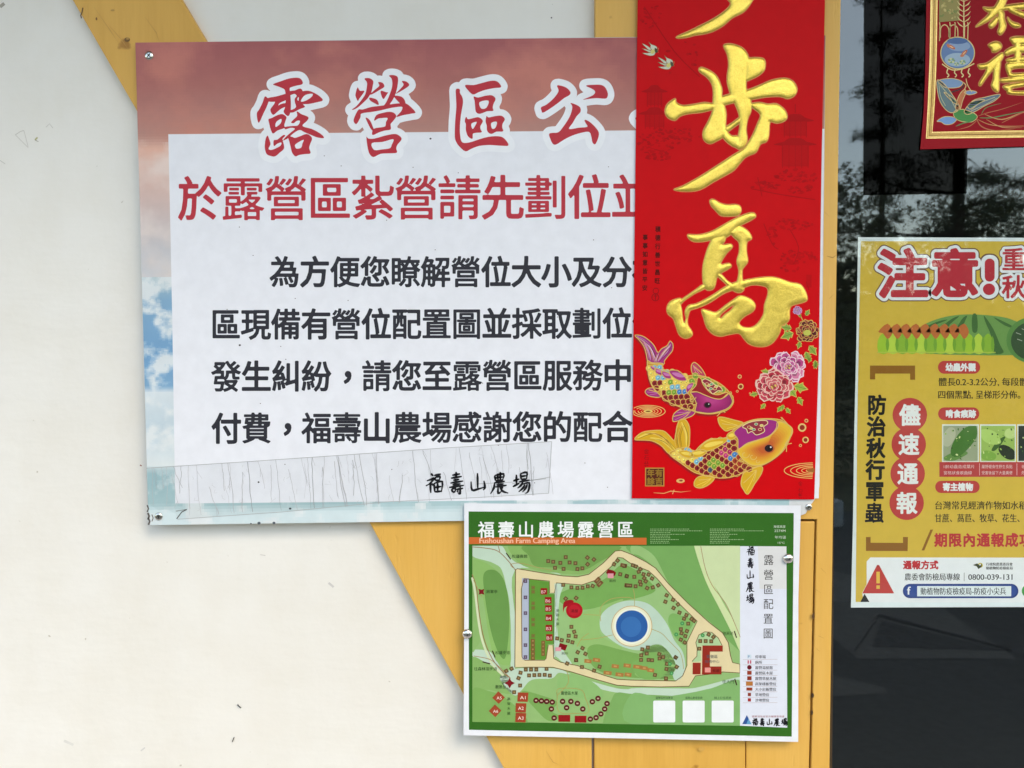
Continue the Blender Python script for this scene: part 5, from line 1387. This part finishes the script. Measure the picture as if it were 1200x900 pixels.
# knots, drips and nicks on the painted timber
kn = Print(0.0123 + 0.0003)
for x, y, rx, ry, c in ((149, 46.5, 3.4, 2.6, (120, 84, 34)), (149.5, 45.4, 1.8, 1.2, (190, 140, 66)), (113, 22, 1.0, 1.8, (130, 86, 36)), (132, 12, 2.4, 1.2, (196, 146, 70))):
    kn.ell(x, y, rx, ry, c, 0 if rx > 2 else 1, n=12)
kn.line([(97, 9), (96.2, 14), (94.6, 18), (95.5, 21.5)], 1.3, (96, 66, 28), 0.5)
for l in ([(170,20),(183,38),(190,58)], [(128,30),(142,46),(152,60)], [(110,8),(128,34),(140,52)], [(585,880),(592,890)], [(640,880),(648,893),(657,897)], [(655,878),(664,892)]):
    kn.line(l, 0.7, (204, 154, 78), 0.3, taper=True)
kn.build('timber_knot', bld, M['paper_ink'])['kind'] = 'stuff'
kn = Print(0.0147 + 0.0003)
kn.ell(822, 877.5, 4.2, 2.8, (214, 164, 80), 0, n=12)
for l in ([(962,666),(968,672)], [(955,690),(962,695)], [(969,300),(976,302),(981,298)], [(966,248),(972,254)], [(972,350),(978,344)], [(959,745),(966,748)], [(957,760),(961,764)]):
    kn.line(l, 1.1, (184, 134, 62), 0, taper=True)
kn.ell(952.4, 815, 1.6, 3.0, (60, 38, 16), 0, n=8); kn.ell(953, 722, 1.5, 4, (84, 54, 22), 0, n=8); kn.ell(951.6, 835, 1.2, 3.0, (60, 38, 16), 0, n=8)
kn.build('paint_nick', bld, M['paper_ink'])['kind'] = 'stuff'

# ================================================================== GREETING SCROLL on the glass
D_E = -0.0095
def curlE(x, y): return 0.0012 * np.clip((y - 60) / 115.0, 0, 1) ** 2 * 0.6
E0 = W(1190, 172, D_E)
KB = 1.55          # what stands behind the glass loses light on both passes
scr = thing('greeting_scroll', 'red greeting paper with gold border and embossed gold characters stuck on the window glass', 'banner', E0)
paper(scr, 'red_paper', M['couplet_ink'], D_E, ([(1087.5, -90), (1085.6, 0), (1084.2, 90), (1082.4, 130), (1078.4, 175)], [(1324, -90), (1326, 0), (1328, 90), (1330, 168)]), curlE, (164, 18, 32), 20, 24)
def eprint(): return Print(D_E + 0.0001, curlE)
p = eprint()
fo = [(1092.5, -90), (1091.2, 0), (1090, 70), (1088, 120), (1085.2, 162), (1200, 160), (1318, 158), (1316, -90)]
GB = (178, 142, 84)
def strip(off, w, c, ly):
    p.line([(1092.5 + off, -90), (1091.2 + off, 0), (1090 + off, 70), (1088.0 + off, 120), (1085.4 + off, 162 - off), (1140, 161.2 - off), (1200, 160.4 - off), (1318 - off, 158.5 - off), (1317 - off, -90)], w, c, ly)
strip(3.4, 8.2, GB, 1); strip(0.2, 1.6, (236, 206, 138), 1.6); strip(6.9, 1.4, (228, 196, 126), 1.6); strip(3.4, 0.8, (110, 80, 40), 1.6); strip(2.0, 1.2, (206, 172, 108), 1.5)
p.build('gilt_border', scr, M['gold'])
G_GONG = [[[(515,-40),(560,-40),(545,10),(530,45),(500,75),(455,115),(410,140),(368,158),(385,135),(425,100),(450,72),(480,35),(500,0)]], [[(410,42),(460,44),(560,28),(700,15),(700,50),(560,56),(470,74),(430,66)]], [[(545,30),(580,40),(620,62),(690,88),(690,118),(620,92),(565,66)]], [[(503,60),(532,70),(536,110),(546,150),(530,188),(510,205),(495,186),(506,150),(500,110)]], [[(488,95),(502,112),(480,150),(455,166),(443,146),(470,115)]], [[(553,100),(580,125),(622,140),(628,158),(590,160),(560,132)]]]
G_XI = [[[(440,262),(480,243),(510,250),(520,275),(495,302),(465,306),(458,286)]], [[(380,380),(430,370),(480,335),(520,308),(532,324),(512,362),(470,408),(430,455),(397,502),(385,488),(420,430),(428,402),(395,406)]], [[(475,400),(512,350),(506,430),(505,480),(500,537),(475,532),(458,500),(470,460)]], [[(568,225),(610,213),(720,222),(720,252),(600,262),(578,246)]], [[(538,300),(600,268),(720,258),(720,300),(590,312),(548,326)]], [[(598,240),(630,240),(630,370),(600,370)]], [[(558,342),(720,322),(720,350),(570,366)]], [[(543,380),(580,365),(720,358),(720,392),(590,402),(586,430),(720,420),(720,445),(580,452),(555,432)]], [[(508,465),(560,455),(720,442),(720,468),(560,482),(520,482)]], [[(535,500),(720,478),(720,550),(570,552),(550,532)],[(590,515),(720,500),(720,528),(592,534)]]]
gold_char(scr, eprint, G_GONG, (1070, 0, 5), w=4.0, amp=0.0017)
gold_char(scr, eprint, G_XI, (1070, 0, 5), w=3.8, amp=0.0017)
# lantern-vase with fish, tassels, phoenix and clouds
e = lambda l: Z(l, 1070, 0, 5)
p = eprint()
p.ell(1122.2, 62, 20.4, 19.2, (222, 196, 130), 2, n=36); p.ell(1122.2, 62, 19.2, 18, (90, 124, 168), 2.4, n=36)
p.ell(1122, 70, 15, 8, (150, 176, 196), 2.8, n=26); p.ell(1124, 54, 13, 6, (130, 158, 190), 2.7, n=24); p.ell(1122, 48, 12, 3.6, (60, 98, 150), 2.9, n=24)
for x, y, a in ((1115, 55, .5), (1130, 62, -.8)):
    p.ell(x, y, 5, 1.9, (196, 96, 60), 3.4, rot=a, n=14); p.ell(x + 4 * math.cos(a + 3), y + 4 * math.sin(a + 3), 2.6, 1.6, (206, 120, 80), 3.6, rot=a + .6, n=10); p.ell(x, y, 2.8, .7, (236, 190, 140), 3.9, rot=a, n=10)
for x, y, r_ in ((1115, 71, 4.5), (1128, 73, 4.0), (1121, 75, 3.0)):
    for k in range(7): p.ell(x + r_ * .6 * math.cos(k * .9), y + r_ * .45 * math.sin(k * .9), r_ * .38, r_ * .3, (206, 206, 150) if k % 2 else (120, 156, 120), 3.4 + .05 * k, n=8)
p.line(e([(170,375),(230,410),(300,400),(358,372)]), 1.3, (236, 206, 140), 4, sm=3)
p.build('bowl_print', scr, M['enamel'])
p = eprint()
for k, x in enumerate((1111, 1120, 1128, 1136)):
    p.line([(x, 80), (x - 1.5, 85), (x + 1, 88), (x - 1, 90.5)], 1.3, (232, 206, 146), 2, sm=3)
for x in (1101, 1113, 1119, 1130, 1134):
    p.line([(x, 47 if x > 1102 else 48), (x + .5, 30), (x, 26)], 1.1, (226, 196, 130), 2)
for x in (1107, 1117.5): p.line([(x - 5, 44), (x - 4.5, 33), (x, 29), (x + 4.5, 33), (x + 5, 43)], 1.1, (226, 196, 130), 2, sm=4)
p.poly([(1100.5, -90), (1126, -90), (1124, 24), (1100.5, 26)], (150, 136, 74), 1.6)
rg = random.Random(6)
for _ in range(60):
    p.ell(rg.uniform(1102, 1123), rg.uniform(-30, 23), rg.uniform(1, 2.6), rg.uniform(.7, 1.6), rg.choice([(120, 132, 66), (176, 160, 92), (196, 176, 110)]), 1.9 + rg.random() * .3, n=7, rot=rg.uniform(0, 3))
for i in range(9):
    y = -20 + i * 6.0
    for s in (-1, 1): p.line([(1129.5, y + 4), (1129.5 + s * 5, y + 1), (1129.5 + s * 8, y - 3)], 1.4, (232, 204, 140), 2.2, taper=True)
p.line([(1129.5, -30), (1129.5, 44)], 1.3, (232, 204, 140), 2.1)
p.build('tassel_print', scr, M['enamel'])
p = eprint()
for l, c in (([(140,470),(190,500),(240,570),(270,620),(260,650),(220,660),(180,630),(150,570)], (92, 120, 124)), ([(180,540),(230,570),(265,610),(235,600)], (70, 130, 66)),
             ([(300,650),(350,590),(420,570),(510,552),(480,590),(420,620),(370,650),(320,670)], (96, 116, 130)), ([(320,620),(360,590),(420,585),(380,610),(340,640)], (64, 140, 70)),
             ([(240,655),(290,640),(360,665),(375,690),(340,715),(280,710),(245,690)], (44, 138, 62)), ([(255,600),(275,550),(300,525),(310,540),(290,590),(275,640),(250,640)], (204, 116, 66)),
             ([(150,470),(230,460),(290,480),(270,510),(200,515),(165,495)], (116, 150, 186)), ([(140,710),(180,685),(230,685),(255,700),(230,725),(190,730),(165,715)], (110, 156, 206)), ([(300,540),(340,530),(375,542),(330,556)], (120, 150, 190))):
    q = smooth(e(l), 4); p.poly(q, c, 2); p.line(q, 0.8, (226, 190, 130), 2.6, closed=True)
for i, l in enumerate(([(380,680),(440,660),(520,640),(640,600)], [(390,690),(460,690),(560,670),(720,640)], [(380,700),(450,730),(560,740),(720,735)], [(370,690),(400,740),(480,765),(600,755)], [(400,670),(430,630),(520,605)], [(420,670),(520,700),(640,660),(720,650)], [(380,700),(330,740),(260,760)], [(250,740),(300,720),(340,715)], [(430,700),(520,745),(640,748)], [(520,720),(640,660),(720,640)])):
    p.line(e(l), 1.3 if i % 2 else 0.9, ((196, 110, 70), (84, 140, 84), (214, 150, 96))[i % 3], 3 + .1 * i, sm=5, taper=True)
for l in ([(160,500),(210,560),(245,630)], [(150,480),(160,560),(190,620)], [(330,640),(400,600),(480,570)], [(340,650),(420,615),(490,575)]): p.line(e(l), 0.7, (190, 190, 150), 2.8, sm=3)
p.line(e([(290,480),(310,500),(300,525)]), 1.2, (226, 180, 120), 3, sm=3); p.line(e([(310,460),(320,500),(345,540)]), 1.0, (226, 190, 130), 3, sm=3); p.line(e([(225,540),(280,520),(300,490)]), 1.4, (40, 36, 40), 3, sm=3)
p.build('phoenix_print', scr, M['enamel'])

# ================================================================== YELLOW POSTER behind the glass
D_P = -0.0150
P0 = W(1150, 712, D_P)
pst = thing('pest_warning_poster', 'yellow fall armyworm warning poster with white border inside the window', 'poster', P0)
def curlP(x, y): return 0.0 * x
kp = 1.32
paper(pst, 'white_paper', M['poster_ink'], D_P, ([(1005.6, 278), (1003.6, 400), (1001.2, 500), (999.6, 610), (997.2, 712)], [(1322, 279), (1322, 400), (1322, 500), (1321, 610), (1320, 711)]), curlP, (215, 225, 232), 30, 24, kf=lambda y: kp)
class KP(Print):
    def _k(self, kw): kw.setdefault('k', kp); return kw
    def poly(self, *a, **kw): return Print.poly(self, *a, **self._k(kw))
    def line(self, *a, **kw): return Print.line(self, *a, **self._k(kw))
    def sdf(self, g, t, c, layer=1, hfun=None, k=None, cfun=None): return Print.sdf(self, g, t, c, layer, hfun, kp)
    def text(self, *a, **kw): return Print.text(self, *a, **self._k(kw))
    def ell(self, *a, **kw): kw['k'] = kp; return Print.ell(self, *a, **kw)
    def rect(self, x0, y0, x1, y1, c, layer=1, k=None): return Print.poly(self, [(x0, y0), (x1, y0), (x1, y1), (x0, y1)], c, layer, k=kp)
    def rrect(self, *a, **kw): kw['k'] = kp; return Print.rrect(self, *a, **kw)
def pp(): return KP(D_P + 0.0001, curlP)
YE = (208, 172, 70)
p = pp()
p.poly([(1008.8, 282.6), (1318, 283), (1316, 705.6), (1002.8, 705.4), (1004.6, 500), (1006.4, 400)], YE, 1)
p.build('yellow_ground', pst, M['poster_ink'])
p = pp()
RD = (186, 46, 58)
def bigch(chx, cx, cy, w, h, r=2.2, o1=3.4, o2=1.3, off=0.01):
    p.ch(chx, cx, cy, w, h, RD, layer=4, off=off, r=r, outl=((r + o1 + o2, (110, 74, 60), 2), (r + o1, (222, 226, 236), 3)), cell=0.8)
bigch('注', 1058, 320.5, 60, 60); bigch('意', 1119, 320, 58, 58)
for ex, c, ly in ((7.4, (110, 74, 60), 2), (5.4, (222, 226, 236), 3), (0, RD, 4)):
    p.rrect(1154 - ex * .8, 303 - ex * .8, 1165.6 + ex * .8, 330 + ex * .3, 5.6 + ex * .6, c, ly + .05); p.ell(1159, 339, 7.2 + ex * .8, 6.8 + ex * .8, c, ly + .1)
for i, (chx, cy) in enumerate((('重', 304), ('秋', 336))):
    p.ch(chx, 1188, cy, 28.5, 28.5, RD, layer=4, r=0.75, dense=0.4, outl=((4.6, (110, 74, 60), 2.1), (3.6, (222, 226, 236), 3.1)), cell=0.7)
    p.ch('大行'[i], 1218, cy, 28.5, 28.5, RD, layer=4, r=1.1, outl=((4.6, (110, 74, 60), 2.1), (3.6, (222, 226, 236), 3.1)), cell=0.7)
p.build('title_lettering', pst, M['poster_ink'])
p = pp(); zz = lambda l: Z(l, 980, 260, 3.75)
q = smooth(zz([(340,575),(345,490),(380,455),(450,425),(540,408),(640,408),(740,420),(800,440),(900,470),(1000,575)]), 4); p.poly(q, (104, 146, 78), 2)
for l in ([(355,480),(440,440),(490,430),(420,460),(362,500)], [(460,465),(510,425),(540,415),(500,450),(470,490)], [(520,490),(550,430),(575,412),(560,450),(535,510)], [(598,480),(598,410),(618,410),(620,480)], [(650,412),(690,470),(720,540),(735,575),(690,575),(680,500),(655,440)], [(690,418),(760,450),(790,470),(740,455)]):
    p.spoly(zz(l), (64, 102, 54), 2.6, n=3)
p.ell(980 + 860 / 3.75, 260 + 520 / 3.75, 30, 27, (84, 132, 68), 3.2, n=30); p.ell(980 + 865 / 3.75, 260 + 524 / 3.75, 26, 23, (54, 78, 50), 3.5, n=30)
for a, b in ((790, 487), (795, 515), (815, 470)): p.line(zz([(a, b), (a + 22, b + 8)]), .8, (160, 170, 150), 4)
for i in range(12):
    x = 205 + i * 42
    p.spoly(zz([(x - 20, 575), (x - 22, 520), (x, 490), (x + 22, 520), (x + 24, 575)]), ((150, 186, 60), (176, 200, 76), (132, 172, 60))[i % 3], 4 + .1 * (i % 3), n=2)
    p.spoly(zz([(x + 12, 540), (x + 20, 500), (x + 28, 540), (x + 20, 570)]), (110, 156, 56), 4.5, n=2)
    if i < 9: p.spoly(zz([(x, 490 if i == 0 else 488), (x + 20 - 40, 482), (x + 20, 447), (x + 42, 484), (x + 22, 515)]), (190, 104, 56), 4.8, n=3)
p.rect(980 + 180 / 3.75, 412.4, 980 + 700 / 3.75, 413.4, (176, 186, 80), 5)
p.build('melon_and_tulip_print', pst, M['poster_ink'])
p = pp(); BRK = (142, 92, 34)
p.poly([(1019.5,428.4),(1072.4,428.4),(1072.4,445),(1066.6,445),(1066.6,437.8),(1025.6,437.8),(1025.6,444.6),(1019.5,444.6)], BRK, 2)
p.poly([(1014.8,629.3),(1020.2,629.3),(1020.2,636),(1058.2,636.2),(1058.2,629.3),(1064,629.3),(1063.6,645.8),(1014.8,645.6)], BRK, 2)
p.poly([(1090.4,620.6),(1093.4,620.6),(1083.2,645),(1080,645)], BRK, 2)
for i, chx in enumerate('防治秋行軍蟲'):
    p.ch(chx, 1027.6 - 0.62 * i, 474.4 + 25.3 * i, 22.5, 24.5, (28, 24, 22), layer=3, r=0.95, dense=0.65, cell=0.5)
for i, chx in enumerate('儘速通報'):
    cx, cy = 1066.2 - 1.25 * i, 486.2 + 34.4 * i
    p.ell(cx, cy, 20.2, 20.0, (188, 62, 60), 2 + .01 * i, n=36); p.ch(chx, cx + .2, cy, 25, 26.5, (230, 226, 218), layer=3, off=0.01, r=0.75, cell=0.6)
p.build('side_lettering', pst, M['poster_ink'])
p = pp()
def pill(x0, y0, x1, y1, s_):
    p.rrect(x0, y0, x1, y1, (y1 - y0) / 2 - .2, (188, 62, 60), 2)
    p.row(s_, x0 + 13.2, (y0 + y1) / 2, 8.9, 9.0, 9.8, (236, 230, 220), layer=3, r=0.42, cell=0.45)
pill(1099.2, 422.8, 1148.6, 438, '幼蟲外觀'); pill(1099.4, 477.4, 1147.6, 492.4, '啃食痕跡'); pill(1096, 563.4, 1148, 577.8, '寄主植物')
TI = (52, 44, 30)
p.text('體長0.2-3.2公分, 每段體', 1100.2, 451.4, 10.4, TI, 3, width=104, bold=0.16)
p.text('四個黑點, 呈梯形分佈。', 1099.6, 466.4, 10.4, TI, 3, width=96, bold=0.16)
p.text('台灣常見經濟作物如水稻、玉', 1096, 596.2, 10.6, TI, 3, width=127, bold=0.16)
p.text('甘蔗、萵苣、牧草、花生、大豆', 1095.6, 611.2, 10.6, TI, 3, width=122, bold=0.16)
p.row('期限內通報成功', 1102.6, 632.8, 16.6, 15.6, 16.6, (188, 54, 54), layer=3, r=0.6, cell=0.5)
p.build('body_lettering', pst, M['poster_ink'])
p = pp()
for x0, x1 in ((1104, 1147.2), (1148.4, 1190.6), (1192, 1235)):
    p.rect(x0, 497.2, x1, 541.4, (214, 218, 206), 2)
def photo(x0, y0, x1, y1, base, spots, seed):
    p.rect(x0, y0, x1, y1, base, 2.6)
    rg = random.Random(seed)
    for (cx, cy, rx, ry, c, a) in spots:
        q = smooth([(cx + rx * math.cos(t + .3) * rg.uniform(.8, 1.1) * math.cos(a) - ry * math.sin(t + .3) * math.sin(a), cy + rx * math.cos(t + .3) * math.sin(a) + ry * math.sin(t + .3) * math.cos(a)) for t in np.linspace(0, 6.28, 9)[:-1]], 3)
        q[:, 0] = np.clip(q[:, 0], x0, x1); q[:, 1] = np.clip(q[:, 1], y0, y1)
        keep = [i for i in range(len(q)) if np.linalg.norm(q[i] - q[i - 1]) > 0.05]
        p.poly(q[keep], c, 3 + rg.random())
    for _ in range(26):
        c = rg.choice([(206, 216, 150), (70, 110, 50), (140, 176, 80), (44, 70, 36)])
        p.ell(rg.uniform(x0 + 2, x1 - 2), rg.uniform(y0 + 2, y1 - 2), rg.uniform(.5, 1.8), rg.uniform(.4, 1.2), c, 4.2 + rg.random() * .3, n=6, rot=rg.uniform(0, 3))
photo(1105.4, 499, 1145.8, 540.2, (150, 158, 128), [(1130, 516, 24, 10, (66, 114, 50), -.9), (1112, 512, 8, 12, (176, 178, 150), .4), (1120, 534, 14, 5, (96, 136, 72), -.3), (1126, 520, 20, 1.2, (110, 150, 84), -.9)], 1)
photo(1149.8, 499, 1189.2, 540.2, (150, 180, 92), [(1160, 512, 14, 8, (170, 200, 110), .4), (1180, 530, 12, 7, (40, 48, 34), .6), (1170, 520, 12, 3, (62, 96, 44), -.8), (1184, 508, 8, 6, (186, 206, 130), 0), (1158, 534, 9, 6, (120, 164, 70), .2)], 2)
photo(1193.4, 499, 1233.6, 540.2, (40, 46, 42), [(1210, 520, 10, 10, (70, 90, 60), 0)], 3)
p.rect(1100.8, 541.4, 1235, 558.8, (184, 60, 62), 2.2)
for x0, a, b in ((1106, '1齡幼蟲造成葉片', '窗格狀食痕曲線'), (1150.4, '屬野蛾食性野生長點', '受害後留下大量糞便'), (1197, '老熟幼蟲', '危害')):
    p.text(a, x0, 548.6, 4.7, (226, 190, 184), 3, width=min(36, 4.7 * len(a))); p.text(b, x0, 555.8, 4.7, (226, 190, 184), 3, width=min(36, 4.7 * len(b)))
for x in (1147.6, 1191.4): p.rect(x, 543, x + .6, 557, (226, 180, 176), 3)
p.build('photo_strip', pst, M['poster_ink'])
p = pp()
p.poly([(1020, 653.2), (1318, 653.6), (1318, 706), (1014, 705.8), (1010.5, 697), (1015.6, 686), (1015.6, 658)], (222, 228, 232), 2)
tri = [(1029, 662.4), (1011.6, 694.8), (1046.8, 694.8)]
p.line(tri, 3.6, (236, 232, 220), 2.6, closed=True); p.poly(tri, (190, 62, 56), 3); p.line(tri, 2.4, (190, 62, 56), 3.1, closed=True)
p.rect(1027, 670, 1031, 683.6, (228, 178, 80), 3.6); p.rect(1027, 686, 1031, 690, (228, 178, 80), 3.6)
p.poly([(1008.2, 705.4), (1013.2, 695.8), (1018.8, 705.4)], (34, 32, 30), 3.2)
p.row('通報方式', 1063.4, 662, 10.4, 10.2, 10.6, (190, 50, 54), layer=3, r=0.45, cell=0.45)
p.text('農委會防檢局專線', 1060.2, 679.4, 9.0, (44, 40, 38), 3, width=64.6, bold=0.12); p.rect(1129.6, 671, 1130.2, 681, (120, 116, 112), 3)
p.text('0800-039-131', 1134.8, 679.4, 9.2, (44, 44, 44), 3, width=51.6, bold=0.14)
p.rrect(1058, 684.2, 1193.4, 701.0, 8.2, (36, 60, 120), 3); p.rrect(1060, 686, 1191.4, 699.2, 6.4, (44, 72, 136), 3.3)
p.rect(1074.8, 686.8, 1185, 698.8, (216, 222, 224), 3.6); p.text('動植物防疫檢疫局-防疫小尖兵', 1078.8, 696.2, 9.0, (46, 50, 58), 4, width=100, bold=0.12)
p.text('f', 1063.2, 696.8, 13.5, (236, 240, 244), 4, bold=0.35)
p.ell(1205, 692.6, 7.6, 7.6, (60, 150, 70), 3.2)
p.poly([(1140,662.2),(1145,660.2),(1148.5,663),(1151,660),(1150.2,664.5),(1146.5,666.8),(1144.5,663.6)], (60, 66, 40), 3.4); p.ell(1148.8, 662.4, 3.0, 2.8, (196, 176, 60), 3.2, hole=.55)
p.text('行政院農業委員會', 1155.6, 662.6, 3.9, (60, 58, 54), 3.4, width=31, bold=.12); p.text('動植物防疫檢疫局', 1155.6, 667.2, 3.9, (60, 58, 54), 3.4, width=31, bold=.12)
p.build('contact_panel', pst, M['poster_ink'])
# strip of cloudy adhesive at the poster's upper left corner
p = KP(D_P + 0.0008, curlP)
p.poly([(1007, 280), (1025, 281), (1024.6, 297), (1006.4, 296)], (0, 0, 0), 6)
p.build('corner_tape', pst, M['tape'])

bpy.data.objects.remove(_fo, do_unlink=True)
